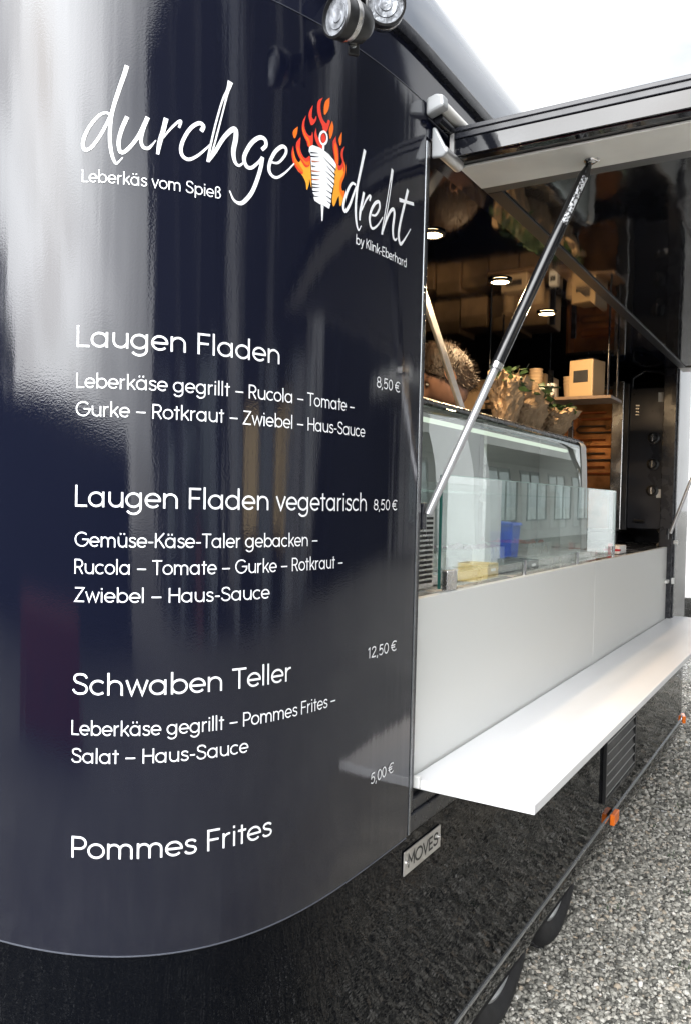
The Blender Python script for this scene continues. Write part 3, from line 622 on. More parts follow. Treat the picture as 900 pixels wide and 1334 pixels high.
LOGO = json.loads('{"st":[[[0.7734,2.2116,0.0035],[0.781,2.2132,0.004],[0.7909,2.2081,0.0045],[0.8028,2.1942,0.005],[0.8126,2.1762,0.0053],[0.8162,2.1607,0.0053],[0.8124,2.1516,0.0053],[0.8024,2.1568,0.0052],[0.7905,2.1729,0.0049],[0.7797,2.1934,0.0046],[0.7722,2.2106,0.0044]],[[0.7474,2.2928,0.007],[0.7522,2.2756,0.0066],[0.7596,2.2526,0.0063],[0.767,2.2276,0.0059],[0.7711,2.2096,0.0057],[0.7731,2.1874,0.0057],[0.7728,2.1653,0.0057],[0.7693,2.1457,0.0051],[0.7637,2.1334,0.0039],[0.7583,2.1367,0.0027],[0.7524,2.1437,0.0015]],[[0.746,2.2103,0.0066],[0.7545,2.189,0.0063],[0.7591,2.1687,0.006],[0.7574,2.1545,0.0057],[0.7519,2.1517,0.0057],[0.7411,2.1617,0.0057],[0.7281,2.1809,0.0057],[0.7195,2.1999,0.0057],[0.7135,2.2136,0.0058]],[[0.7135,2.2136,0.0071],[0.7206,2.193,0.0062],[0.7237,2.1748,0.0054],[0.7202,2.1641,0.0053],[0.7125,2.1629,0.0051],[0.706,2.1694,0.0033],[0.6998,2.1781,0.0016]],[[0.6837,2.2166,0.0076],[0.6884,2.1956,0.0072],[0.6938,2.1746,0.007],[0.6969,2.1553,0.0049]],[[0.6883,2.1833,0.0022],[0.6772,2.1997,0.0035],[0.6638,2.2146,0.0041],[0.6592,2.2159,0.0041],[0.6625,2.2051,0.0041]],[[0.6248,2.2066,0.007],[0.6213,2.216,0.0068],[0.6284,2.2195,0.0065],[0.6413,2.2099,0.0061],[0.6527,2.1918,0.0059],[0.6589,2.1725,0.0059],[0.6558,2.1595,0.0059],[0.6454,2.1557,0.0054],[0.6314,2.1641,0.0044],[0.6173,2.1784,0.0034],[0.6073,2.1902,0.0024]],[[0.5736,2.3032,0.0099],[0.5785,2.287,0.0062],[0.5877,2.2683,0.0034],[0.5989,2.2285,0.0034],[0.6078,2.1896,0.0035],[0.6138,2.158,0.0038]],[[0.5736,2.3023,0.0059],[0.579,2.2822,0.0042],[0.5843,2.2599,0.0029],[0.5946,2.218,0.0029],[0.6034,2.1837,0.0031],[0.6114,2.1581,0.0033]],[[0.6119,2.1598,0.0047],[0.6004,2.1774,0.0058],[0.5858,2.2039,0.007],[0.5709,2.2215,0.0082],[0.5637,2.2233,0.0085],[0.5631,2.2095,0.0085],[0.5675,2.185,0.0081],[0.564,2.1684,0.0063],[0.5562,2.1644,0.0044],[0.5466,2.1733,0.0025]],[[0.5121,2.203,0.0064],[0.5037,2.2134,0.0067],[0.5066,2.2233,0.007],[0.5178,2.2226,0.0072],[0.5314,2.2106,0.0072],[0.542,2.1937,0.0071],[0.5471,2.1783,0.0071],[0.5417,2.1667,0.0067],[0.5324,2.1666,0.0059],[0.5202,2.178,0.0051],[0.5114,2.1898,0.0042]],[[0.5106,2.191,0.0069],[0.5132,2.175,0.0071],[0.5199,2.152,0.0072],[0.5306,2.1257,0.0072],[0.5439,2.1074,0.0071],[0.5543,2.1002,0.0061],[0.566,2.1038,0.004],[0.5738,2.118,0.002]],[[0.492,2.1866,0.0033],[0.4774,2.1899,0.0042],[0.4626,2.2081,0.0051],[0.4612,2.2194,0.006],[0.4703,2.2204,0.0067],[0.4849,2.2066,0.0066],[0.4949,2.187,0.0065],[0.4971,2.1721,0.0065],[0.4903,2.1631,0.0056],[0.4786,2.1637,0.0045],[0.4622,2.1766,0.0034],[0.442,2.1986,0.0023]],[[0.2782,2.2079,0.0045],[0.2895,2.2075,0.0052],[0.3002,2.1943,0.0059],[0.3105,2.1715,0.0064],[0.3141,2.1547,0.0064],[0.3084,2.1488,0.0065],[0.2963,2.1637,0.0059],[0.2842,2.1891,0.0052],[0.2762,2.2055,0.0045]],[[0.2515,2.2844,0.0081],[0.2612,2.2504,0.0073],[0.2718,2.2129,0.0065],[0.276,2.1876,0.0062],[0.2777,2.159,0.0062],[0.2744,2.1359,0.0055],[0.2674,2.1238,0.0038],[0.2586,2.1346,0.002]],[[0.2522,2.2018,0.0064],[0.2589,2.1765,0.0069],[0.2634,2.1591,0.0068],[0.2646,2.1432,0.004]],[[0.2585,2.1645,0.0023],[0.2472,2.185,0.004],[0.2354,2.1993,0.0048],[0.23,2.1999,0.0047],[0.2333,2.1906,0.0042]],[[0.2252,2.1649,0.0037],[0.2106,2.1691,0.0046],[0.1981,2.1862,0.0056],[0.2005,2.1979,0.0065],[0.2134,2.192,0.0068],[0.2256,2.1761,0.0067],[0.2321,2.1578,0.0066],[0.228,2.1426,0.0061],[0.2188,2.14,0.0049],[0.2024,2.1518,0.0038],[0.1852,2.1723,0.0026]],[[0.1515,2.2801,0.0088],[0.1582,2.2573,0.0046],[0.1617,2.2456,0.003],[0.1739,2.1934,0.0031],[0.188,2.1366,0.0032]],[[0.1506,2.2789,0.0061],[0.1553,2.2476,0.0032],[0.1668,2.1955,0.003],[0.1849,2.137,0.0032]],[[0.1854,2.1398,0.0045],[0.172,2.1687,0.0056],[0.1569,2.1921,0.0066],[0.1448,2.2,0.0076],[0.1401,2.1907,0.0076],[0.145,2.1616,0.0076],[0.142,2.1432,0.0062],[0.1334,2.1402,0.0046],[0.1263,2.1462,0.0028]],[[0.0859,2.2593,0.009],[0.1,2.2222,0.0085],[0.1138,2.1855,0.008],[0.1211,2.1554,0.0078],[0.1136,2.138,0.0077],[0.0983,2.1487,0.005],[0.0687,2.1815,0.0023]],[[0.1221,2.2266,0.0085],[0.0936,2.2313,0.0067],[0.0579,2.2374,0.007]]],"po":[["amber",[[0.4368,2.2059],[0.4347,2.1897],[0.4235,2.1835],[0.4146,2.1729],[0.4114,2.1597],[0.4064,2.1714],[0.4051,2.1812],[0.3997,2.1667],[0.4022,2.1972],[0.405,2.2153],[0.4151,2.2085],[0.4251,2.2112],[0.43,2.2041]]],["red",[[0.4443,2.2301],[0.448,2.2156],[0.4444,2.1999],[0.4347,2.1897],[0.4235,2.1845],[0.4209,2.1918],[0.4299,2.2004],[0.4386,2.2091],[0.4428,2.219]]],["orange",[[0.4443,2.2242],[0.4451,2.2128],[0.4409,2.201],[0.4323,2.1932],[0.4229,2.1884],[0.4209,2.1918],[0.4299,2.2004],[0.4386,2.2091],[0.4428,2.219]]],["red",[[0.4276,2.2507],[0.4358,2.2397],[0.4381,2.2297],[0.4338,2.2179],[0.4251,2.2074],[0.415,2.2001],[0.4049,2.2068],[0.4046,2.2229],[0.4152,2.216],[0.424,2.2209],[0.4284,2.2308],[0.428,2.2421]]],["orange",[[0.4333,2.233],[0.4346,2.2252],[0.4301,2.2172],[0.4221,2.2092],[0.4138,2.2042],[0.4059,2.2074],[0.4055,2.2142],[0.4139,2.2098],[0.424,2.2149],[0.4302,2.2228]]],["red",[[0.4151,2.2941],[0.4224,2.2814],[0.4246,2.2675],[0.4208,2.2556],[0.4131,2.2467],[0.4092,2.2385],[0.399,2.2445],[0.3974,2.2593],[0.3994,2.2691],[0.4019,2.2616],[0.4095,2.2601],[0.4172,2.268],[0.4186,2.2789]]],["orange",[[0.423,2.2718],[0.4229,2.2643],[0.417,2.2549],[0.4101,2.2477],[0.408,2.2408],[0.4042,2.2429],[0.4069,2.2525],[0.4145,2.2576],[0.4204,2.2651]]],["red",[[0.3983,2.3187],[0.4064,2.3055],[0.4087,2.2934],[0.4021,2.2801],[0.3906,2.2919],[0.3903,2.3015],[0.3946,2.2934],[0.4006,2.2952],[0.4007,2.3056]]],["amber",[[0.4072,2.2935],[0.4021,2.2801],[0.3912,2.2913],[0.3943,2.2918],[0.4005,2.289],[0.4046,2.291]]],["orange",[[0.4344,2.2672],[0.4439,2.2577],[0.4455,2.2498],[0.4414,2.2436],[0.436,2.2546]]],["red",[[0.3741,2.3405],[0.386,2.3296],[0.3878,2.3119],[0.3815,2.2969],[0.3746,2.2877],[0.3712,2.2783],[0.3622,2.2823],[0.3542,2.3024],[0.3598,2.3043],[0.3638,2.2962],[0.3735,2.3015],[0.3791,2.3149],[0.3793,2.3282]]],["orange",[[0.3564,2.3469],[0.3673,2.3363],[0.3711,2.3215],[0.3695,2.3105],[0.3615,2.3191],[0.3567,2.3324]]],["amber",[[0.3685,2.3263],[0.3702,2.3189],[0.3693,2.311],[0.362,2.3189],[0.3611,2.327]]],["red",[[0.3904,2.2796],[0.3942,2.266],[0.39,2.254],[0.382,2.2471],[0.3733,2.2449],[0.3762,2.2585],[0.3849,2.2633],[0.389,2.2715]]],["red",[[0.377,2.2697],[0.3711,2.2755],[0.3656,2.2715],[0.3651,2.2621],[0.3708,2.2564],[0.3763,2.2604]]],["orange",[[0.3486,2.3062],[0.3567,2.288],[0.355,2.2731],[0.3522,2.2721],[0.3462,2.2857],[0.345,2.2978]]],["red",[[0.3381,2.2817],[0.3458,2.2684],[0.3447,2.2533],[0.3406,2.239],[0.3384,2.23],[0.3296,2.2298],[0.3292,2.2505],[0.3318,2.2633],[0.3364,2.2715]]],["orange",[[0.3393,2.2706],[0.3419,2.26],[0.3402,2.2469],[0.3364,2.2316],[0.3305,2.2315],[0.3315,2.2478],[0.3347,2.2604]]],["amber",[[0.3126,2.2707],[0.3214,2.2609],[0.3226,2.2487],[0.3179,2.2385],[0.3251,2.2283],[0.3325,2.2289],[0.3397,2.2237],[0.3418,2.1862],[0.3456,2.1598],[0.3405,2.1487],[0.3297,2.1683],[0.3262,2.1712],[0.324,2.1552],[0.3181,2.1598],[0.3105,2.1856],[0.3181,2.1853],[0.3199,2.1966],[0.3112,2.215],[0.3085,2.2316],[0.315,2.2453],[0.3168,2.2565]]],["red",[[0.3126,2.2707],[0.3214,2.2609],[0.3226,2.2487],[0.3188,2.2391],[0.3246,2.23],[0.3317,2.2302],[0.3303,2.2208],[0.3205,2.2239],[0.3162,2.2311],[0.3154,2.2235],[0.3113,2.2189],[0.3085,2.2316],[0.315,2.2453],[0.3168,2.2565]]],["orange",[[0.3158,2.243],[0.3125,2.2303],[0.3158,2.2175],[0.3245,2.203],[0.3266,2.1887],[0.324,2.1797],[0.3147,2.1726],[0.3105,2.1856],[0.3181,2.1853],[0.3199,2.1966],[0.3112,2.215],[0.3085,2.2316],[0.3134,2.2418]]],["orange",[[0.3213,2.2952],[0.3287,2.2819],[0.3297,2.2738],[0.326,2.2672],[0.3218,2.2764]]],["white",[[0.4067,2.2393],[0.399,2.2449],[0.3793,2.246],[0.3572,2.2415],[0.3428,2.2344],[0.3363,2.2287],[0.3382,2.2184],[0.341,2.2156],[0.3419,2.19],[0.3473,2.1729],[0.3498,2.1529],[0.3538,2.1405],[0.3665,2.1425],[0.3802,2.1426],[0.3922,2.145],[0.395,2.15],[0.3924,2.1535],[0.3977,2.1587],[0.4009,2.1976],[0.4039,2.2269],[0.4083,2.2309]]],["white",[[0.3761,2.1418],[0.3687,2.1419],[0.3709,2.1135],[0.3737,2.1127]]],["white",[[0.3737,2.2545],[0.3688,2.2561],[0.3691,2.2416],[0.3746,2.2437]]],["dark",[[0.4045,2.2309],[0.3818,2.2355],[0.4037,2.2281]]],["dark",[[0.4044,2.2242],[0.379,2.2295],[0.4036,2.2214]]],["rust",[[0.4014,2.216],[0.3775,2.2208],[0.4006,2.2132]]],["dark",[[0.4013,2.2073],[0.3893,2.2084],[0.4005,2.2045]]],["rust",[[0.4012,2.1983],[0.3758,2.2033],[0.4004,2.1955]]],["dark",[[0.4011,2.1911],[0.3784,2.1953],[0.4002,2.1883]]],["rust",[[0.4009,2.1832],[0.3769,2.1877],[0.4001,2.1804]]],["dark",[[0.4008,2.1747],[0.3781,2.1787],[0.4,2.1719]]],["dark",[[0.4007,2.169],[0.3767,2.1734],[0.3999,2.1662]]],["dark",[[0.4006,2.1615],[0.3779,2.1654],[0.3998,2.1587]]],["dark",[[0.4005,2.153],[0.3804,2.1561],[0.3997,2.1502]]],["dark",[[0.3758,2.2328],[0.3379,2.2196],[0.3384,2.2164]]],["dark",[[0.3665,2.2197],[0.3383,2.2094],[0.3388,2.2061]]],["dark",[[0.3691,2.209],[0.3398,2.2015],[0.3404,2.1983]]],["dark",[[0.3653,2.1986],[0.3402,2.1907],[0.3407,2.1875]]],["dark",[[0.3646,2.1882],[0.3429,2.1812],[0.3434,2.1779]]],["dark",[[0.3657,2.1735],[0.3456,2.1717],[0.3461,2.1684]]],["dark",[[0.3655,2.1629],[0.3471,2.1606],[0.3476,2.1574]]],["dark",[[0.3625,2.1541],[0.3486,2.1524],[0.3491,2.1492]]]],"ring":[[0.3617,2.2699],[0.3619,2.2668],[0.3629,2.2636],[0.3644,2.2606],[0.3664,2.2581],[0.3688,2.2561],[0.3713,2.2549],[0.3738,2.2545],[0.3762,2.2549],[0.3782,2.2561],[0.3798,2.2581],[0.3808,2.2606],[0.3812,2.2636],[0.3809,2.2667],[0.38,2.2699],[0.3785,2.2728],[0.3765,2.2753],[0.3742,2.2773],[0.3717,2.2785],[0.3692,2.279],[0.3668,2.2786],[0.3647,2.2774],[0.3631,2.2754],[0.362,2.2729],[0.3617,2.2699]]}')
def smooth_stroke(P):
    q = spl([(p[0], p[1]) for p in P], 5); w = spl([(p[2], 0) for p in P], 5); return q, [max(.0008, x[0]) for x in w]
for name, rng in (('logo_word', range(0, 13)), ('logo_word', range(13, 23))):
    F_ = Flat(wfn)
    for i in rng: q, w = smooth_stroke(LOGO['st'][i]); F_.stroke(q, w, .004)
    F_.b.build(name, m_lettering, wrap, fixn=False)
lay = {'amber': .0004, 'red': .0006, 'orange': .0008, 'white': .0011, 'rust': .0014, 'dark': .0014}
flo = {}
for i, (c, P) in enumerate(LOGO['po']):
    F_ = Flat(wfn) if c in ('amber', 'red', 'orange') else flo.setdefault(c, Flat(wfn)); q = spl(P+[P[0]], 4)[:-1] if c in ('amber', 'red', 'orange') else P; F_.fill(q, lay[c]+.00001*(i % 12))
    if c in ('amber', 'red', 'orange'): F_.b.build('flame', m_logo[c], wrap, fixn=False)
for c, n in (('white', 'kebab_spit'), ('dark', 'spit_grooves'), ('rust', 'spit_grooves')): flo[c].b.build(n, m_logo[c], wrap, fixn=False)
F_ = Flat(wfn); F_.stroke([tuple(p) for p in LOGO['ring']], .0042, .004); F_.b.build('spit_ring', m_lettering, wrap, fixn=False)
# stamped name on the plate
st, a, b = layout('MOVES'); k = (npx1-npx0-.036)/(b-a); F_ = Flat(lambda u, v, off: [(float(x), -.0046-float(off)*.4, float(z)) for x, z in zip(u, v)])
for S in st: F_.stroke([(npx0+.020+(x-a)*k, nz0+.013+y*.042) for x, y in S], .0052)
F_.b.build('plate_lettering', m_blackpl, NP, fixn=False)

# ------------------------------------------------------------------ glass guard on the counter
gg = MB().box(.270, .058, 1.378, 2.175, .064, 1.668); G = gg.build('glass_guard', m_glass, T)
e = MB(); e.box(.266, .0575, 1.378, .2698, .0645, 1.668); e.build('glass_edge', m_glassedge, G); MB().box(2.1752, .0575, 1.378, 2.179, .0645, 1.664).build('glass_edge', m_glassedge, G)
MB().box(.272, .0578, 1.6682, 2.173, .0642, 1.6698).build('polished_edge', mat('pale_glass_edge', (.35,.50,.46), .1), G)
for x in (.90, 1.52, 2.11):
    MB().tube([(x,.050,1.3725),(x,.050,1.420)], .0065, 16).build('glass_clamp', m_chrome, G, smooth=True)
MB().box(.275, .040, 1.3725, .335, .0570, 1.425).build('glass_clamp', m_steel, G, bevel=.003)
# ventilated steel side of the cooler behind the guard
vp = MB().box(.240, .115, 1.3725, .350, .120, 1.575); V_ = vp.build('vent_panel', m_steel, T, bevel=.001)
sl_ = MB()
for r in range(14):
    for c in range(2): sl_.box(.256+c*.044, .1125, 1.386+r*.0128, .292+c*.044, .1145, 1.3930+r*.0128)
sl_.build('vent_slots', m_rubber, V_)

# ------------------------------------------------------------------ display case on the counter
DC_ = thing('display_case', 'chilled glass display case with curved front standing on the counter behind the guard', 'display case', (1.2, .28, 1.3705))
cx0, cx1 = .12, 2.17
def case_prof(inset=0): # y, z from the front foot up over the rounded shoulder
    P = [(.186, 1.40), (.189, 1.55), (.192, 1.70), (.196, 1.80), (.200, 1.845)]
    P += [(.235-.035*math.cos(a), 1.855+.035*math.sin(a)) for a in np.linspace(.1, math.pi/2, 7)]
    return [(y+inset, z-inset) for y, z in P]
pr = case_prof()
MB().loft([[(x, y, z) for y, z in pr] for x in (cx0, cx1-.09)], closed=False).build('front_glass', m_caseglass, DC_, smooth=True)
fr = MB(); ro = case_prof(-.003)
fr.loft([[(x, y, z) for y, z in ro] for x in (cx1-.09, cx1-.03, cx1)], closed=False); fr.loft([[(x, y, z) for y, z in q] for x, q in ((cx1, ro), (cx1, [(.42, z) for y, z in ro]))], closed=False)
fr.build('side_frame', m_whpl, DC_, smooth=True)
MB().box(cx0, .226, 1.878, cx1, .43, 1.902).build('top_cover', m_steel, DC_, bevel=.004)
MB().tube([(cx0, .222, 1.886), (cx1, .222, 1.886)], .012, 16).build('top_rail', m_dark, DC_, smooth=True)
MB().box(cx0, .415, 1.3725, cx1-.002, .430, 1.877).build('back_panel', m_casewhite, DC_)
MB().box(cx0, .13, 1.3722, cx1-.003, .414, 1.398).build('case_floor', m_steel, DC_, bevel=.002)
MB().box(cx0, .192, 1.3990, cx0+.012, .414, 1.876).build('end_panel', m_casewhite, DC_)
MB().box(cx0+.02, .21, 1.628, cx1-.10, .41, 1.634).build('glass_shelf', m_glass, DC_)
MB().box(cx0+.03, .243, 1.836, cx1-.14, .258, 1.848).build('light_strip', m_led, DC_)
for x in (.75, 1.4): MB().box(x, .395, 1.40, x+.03, .412, 1.87).build('shelf_post', m_steel, DC_)
# trays of food inside the case
random.seed(3)
for i, (x, lab) in enumerate(((.45, 'left'), (.95, 'mid'), (1.5, 'right'))):
    t = thing('food_tray', ['steel tray of sliced cucumber at the window post end of the display case', 'steel tray of shredded red cabbage in the middle of the display case', 'steel tray of chopped tomato at the grill end of the display case'][i], 'food tray', (x, .28, 1.3985), 'trays in the display case')
    MB().box(x-.15, .19, 1.3985, x+.15, .37, 1.402).box(x-.15, .19, 1.402, x-.146, .37, 1.45).box(x+.146, .19, 1.402, x+.15, .37, 1.45).box(x-.146, .19, 1.402, x+.146, .194, 1.45).box(x-.146, .366, 1.402, x+.146, .37, 1.45).build('tray', m_steel, t)
    f = MB()
    for _ in range(150):
        c = (x+random.uniform(-.13,.13), random.uniform(.205,.355), 1.405+random.uniform(.005,.042)); d = Vector((random.gauss(0,1), random.gauss(0,1), random.gauss(0,1)))
        f.lathe([(0,-.004),(.013,-.003),(.013,.003),(0,.004)], c, d, 7)
    f.build('food', [m_green, mat('red_cabbage', (.16,.03,.10), .5, var=.3), mat('tomato', (.45,.05,.025), .4, var=.3)][i], t)

# ------------------------------------------------------------------ paper bundles with herbs on the case
from mathutils import noise as mnoise
def bundle(name, label, c, r, h, lean, seed, leaves):
    rnd = np.random.default_rng(seed); t = thing(name, label, 'herb bundle', c, 'paper bundles on the display case'); n = 56; rings = []
    ph = rnd.uniform(0, 6.28, 6); so = Vector((seed*7.3, seed*1.7, 0)); K = 26
    for k in range(K+1):
        u = k/K; rr = r*(.70+.30*u+.16*math.sin(2.6*u)); ring = []
        for j in range(n):
            a = 2*math.pi*j/n; d = Vector((math.cos(a), math.sin(a), u*1.5))
            big = mnoise.noise(d*1.6+so)*.30; fold = abs(mnoise.noise(d*3.2+so*1.3))*.34; fine = abs(mnoise.noise(d*7+so*2.1))*.14
            q = (big-fold-fine+.16)*(.55+.75*u)
            edge = h*(.34*mnoise.noise(Vector((math.cos(a)*1.5, math.sin(a)*1.5, 3.3))+so)+.16*mnoise.noise(Vector((math.cos(a)*4, math.sin(a)*4, 9.1))+so))
            flare = 1+.30*max(0, u-.72)/.28*(.5+mnoise.noise(Vector((math.cos(a)*2, math.sin(a)*2, 5.5))+so))
            ring.append((c[0]+lean[0]*u*h+rr*(1+q)*flare*math.cos(a), c[1]+lean[1]*u*h+rr*.62*(1+q)*flare*math.sin(a), c[2]+.002+u*h+edge*u**3))
        rings.append(ring)
    b = MB().loft(rings); b.poly(list(reversed(rings[0]))); o = b.build('paper_wrap', m_paper, t, fixn=False)
    s = o.modifiers.new('thick', 'SOLIDIFY'); s.thickness = .0012
    g = MB(); st = MB()
    for _ in range(leaves):
        a = rnd.uniform(0, 6.28); q = rnd.uniform(.05, 1)**.6*r*1.25
        p = Vector((c[0]+lean[0]*h*1.2+q*math.cos(a), c[1]+lean[1]*h+q*.65*math.sin(a), c[2]+h*rnd.uniform(.75, 1.22)))
        d = Vector(rnd.normal(0, 1, 3)); d.z = abs(d.z)*.45; d.normalize(); u_ = d.cross(Vector(rnd.normal(0, 1, 3))).normalized(); L_ = rnd.uniform(.028, .062); w_ = L_*rnd.uniform(.14, .24); dr = Vector((0, 0, -L_*.22))
        g.add([p, p+d*L_*.3+u_*w_*.8, p+d*L_*.65+u_*w_+dr*.3, p+d*L_+dr, p+d*L_*.65-u_*w_+dr*.3, p+d*L_*.3-u_*w_*.8], [(0,1,2,3,4,5)])
    g.build('herb_leaves', m_green, t, fixn=False)
    for _ in range(9):
        a = rnd.uniform(0, 6.28); q = r*.5; st.tube([(c[0]+q*math.cos(a)*.5, c[1]+q*.3*math.sin(a), c[2]+.02), (c[0]+lean[0]*h+q*1.5*math.cos(a), c[1]+lean[1]*h+q*math.sin(a), c[2]+h*1.1)], .0022, 5)
    st.build('herb_stems', m_green, t)
bundle('herb_bundle', 'crumpled brown paper bundle of herbs on the case nearest the black gas strut', (1.45, .330, 1.9025), .085, .190, (.1, 0), 1, 90)
bundle('herb_bundle', 'wide brown paper bundle with the most green leaves, middle one on the case', (1.72, .335, 1.9025), .110, .165, (.25, .05), 2, 320)
bundle('herb_bundle', 'low brown paper bundle at the grill end of the display case top', (2.02, .325, 1.9025), .105, .120, (.45, -.05), 5, 170)

# ------------------------------------------------------------------ person behind the case
def skin_body(name, verts, edges, radii, m, parent, sub=2, root=0):
    me = bpy.data.meshes.new(name); o0 = wloc(parent)
    me.from_pydata([tuple(Vector(v)-o0) for v in verts], edges, []); me.update(); o = bpy.data.objects.new(name, me); COL.objects.link(o); o.parent = parent
    sm = o.modifiers.new('skin', 'SKIN'); sm.use_smooth_shade = True
    for i, r in enumerate(radii):
        me.skin_vertices[0].data[i].radius = (r, r) if not isinstance(r, tuple) else r; me.skin_vertices[0].data[i].use_root = (i == root)
    s = o.modifiers.new('sub', 'SUBSURF'); s.levels = sub; s.render_levels = sub; me.materials.append(m); return o
pb = Vector((1.27, .60, .35))
PE = thing('person', 'person with short brown hair in a dark shirt leaning over behind the display case', 'person', pb)
hc = Vector((1.225, .49, 2.075))      # middle of the head
B = [pb+Vector(v) for v in ((0,.06,.95),(0,.05,1.10),(-.01,.03,1.27),(-.02,-.01,1.44),(-.035,-.05,1.54),(-.04,-.085,1.64),
     (.10,.07,.86),(.11,.05,.48),(.11,.08,.08),(.12,-.06,.03),(-.10,.07,.86),(-.11,.05,.48),(-.11,.08,.08),(-.12,-.06,.03),
     (.17,.0,1.45),(.24,-.02,1.18),(.16,-.16,1.08),(-.20,.0,1.45),(-.27,-.03,1.18),(-.18,-.16,1.08))]
E_ = [(0,1),(1,2),(2,3),(3,4),(4,5),(0,6),(6,7),(7,8),(8,9),(0,10),(10,11),(11,12),(12,13),(3,14),(14,15),(15,16),(3,17),(17,18),(18,19)]
Rr = [(.15,.11),(.14,.10),(.155,.11),(.13,.095),.058,.055,.082,.056,.042,.035,.082,.056,.042,.035,.062,.044,.032,.062,.044,.032]
skin_body('body', B, E_, Rr, m_shirt, PE)
def head():
    yaw_, pit_ = rad(118), rad(-30)   # facing towards the front of the trailer, looking down
    f = Vector((math.cos(yaw_)*math.cos(pit_), math.sin(yaw_)*math.cos(pit_), math.sin(pit_))); s = f.cross(Vector((0,0,1))).normalized(); u = s.cross(f)
    nlat, nlon = 30, 40; rings = []
    for i in range(nlat+1):
        th = math.pi*i/nlat; ring = []
        for j in range(nlon):
            ph = 2*math.pi*j/nlon; x, y, z = math.sin(th)*math.cos(ph), math.sin(th)*math.sin(ph), math.cos(th)   # x front
            X, Y, Zz = x*.098, y*.077, z*.122
            if z < 0: Y *= 1+.22*z; X *= 1+.10*z if x > 0 else 1+.28*z
            if x > 0: X *= 1-.10*max(0, .5-abs(z-.0))
            g = lambda cy, cz, sy, sz: math.exp(-((y-cy)/sy)**2-((z-cz)/sz)**2) if x > 0 else 0
            X += .026*g(0,-.18,.16,.16)+.012*g(0,.02,.13,.22)-.012*g(.38,.02,.2,.13)-.012*g(-.38,.02,.2,.13)+.006*g(0,-.50,.35,.07)-.004*g(0,-.57,.3,.03)+.010*g(0,-.83,.3,.14)+.006*g(0,.2,.6,.1)
            ring.append(hc+f*X+s*Y+u*Zz)
        rings.append(ring)
    H = MB().loft(rings).build('head', m_skin, PE, smooth=True)
    for sg in (-1, 1):
        ec = hc+s*sg*.077-f*.008-u*.012
        MB().loft([[ec+(f*math.cos(a)*.020+u*(math.sin(a)*.032))*k+s*sg*o for a in np.linspace(0, 6.283, 15)[:-1]] for k, o in ((.45,-.006),(1,.004),(.95,.014),(.55,.008),(.2,.006))]).build('ear', m_skin, H, smooth=True)
        MB().lathe([(0,.0085),(.005,.0068),(.0085,0),(.005,-.007)], hc+s*sg*.031+f*.074+u*.004, f, 14).build('eye', m_whpl, H, smooth=True)
        MB().lathe([(0,.0098),(.004,.0090)], hc+s*sg*.031+f*.0743+u*.004, f, 10).build('iris', mat('iris', (.03,.018,.01), .2), H)
    # short tousled hair: cap over crown, back and sides
    rings = []; rn = np.random.default_rng(4); nlat, nlon = 22, 44
    for i in range(nlat+1):
        ring = []
        for j in range(nlon):
            ph = 2*math.pi*j/nlon; lim = 1.12+1.25*max(0, min(1, .5-.75*math.cos(ph)))**.8 ; th = lim*i/nlat
            x, y, z = math.sin(th)*math.cos(ph), math.sin(th)*math.sin(ph), math.cos(th); q = 1.085+.025*math.sin(7*ph+3*th)*math.sin(5*th)+rn.normal(0, .014)+.06*z
            if i == nlat: q = 1.0
            ring.append(hc+f*x*.101*q+s*y*.081*q+u*z*.125*q)
        rings.append(ring)
    MB().loft(rings).build('hair', m_hair, H, smooth=True)
    st = MB()
    for _ in range(2600):
        ph = rn.uniform(0, 6.283); lim = 1.10+1.20*max(0, min(1, .5-.75*math.cos(ph)))**.8; th = lim*rn.uniform(0, 1)**.6
        d = f*math.sin(th)*math.cos(ph)*.101+s*math.sin(th)*math.sin(ph)*.081+u*math.cos(th)*.125; n = d.normalized(); p = hc+d*1.08
        tt = (n*.25+Vector(rn.normal(0, .6, 3))-u*.35).normalized(); w_ = n.cross(tt).normalized()*.0016; l = rn.uniform(.014, .03)
        st.add([p-w_, p+w_, p+tt*l+n*.004], [(0,1,2)])
    st.build('hair_strands', m_hair, H, fixn=False)
head()
# hands resting on the worktop behind the case
def hand(w, d, side):
    w = Vector(w); d = Vector(d).normalized(); s_ = d.cross(Vector((0,0,1))).normalized()*side; V = [w, w+d*.045, w+d*.085]; E2 = [(0,1),(1,2)]; R2 = [(.026,.018),(.036,.017),(.038,.014)]
    for k, (off, ln) in enumerate(((-.030,.070),(-.010,.082),(.011,.077),(.030,.060))):
        b0 = len(V); V += [w+d*.09+s_*off, w+d*(.09+ln*.5)+s_*off*1.15+Vector((0,0,-.006)), w+d*(.09+ln)+s_*off*1.2+Vector((0,0,-.028))]; E2 += [(2,b0),(b0,b0+1),(b0+1,b0+2)]; R2 += [.010,.009,.0075]
    b0 = len(V); V += [w+d*.03-s_*.045, w+d*.07-s_*.062+Vector((0,0,-.012))]; E2 += [(0,b0),(b0,b0+1)]; R2 += [.012,.009]
    skin_body('hand', V, E2, R2, m_skin, PE, 2)
hand(B[16]+Vector((0,-.025,-.005)), (-.45,-.6,-.25), 1); hand(B[19]+Vector((0,-.025,-.005)), (.35,-.65,-.25), -1)

# diagonal aluminium brace from the ceiling to the top of the case
a_, b_ = Vector((.560,.345,2.4195)), Vector((1.075,.345,1.9035)); d_ = (b_-a_).normalized()
MB().obox((a_+b_)/2, d_, (0,1,0), d_.cross(Vector((0,1,0))), (b_-a_).length/2, .006, .0175).build('diagonal_brace', m_alu, T, bevel=.002)

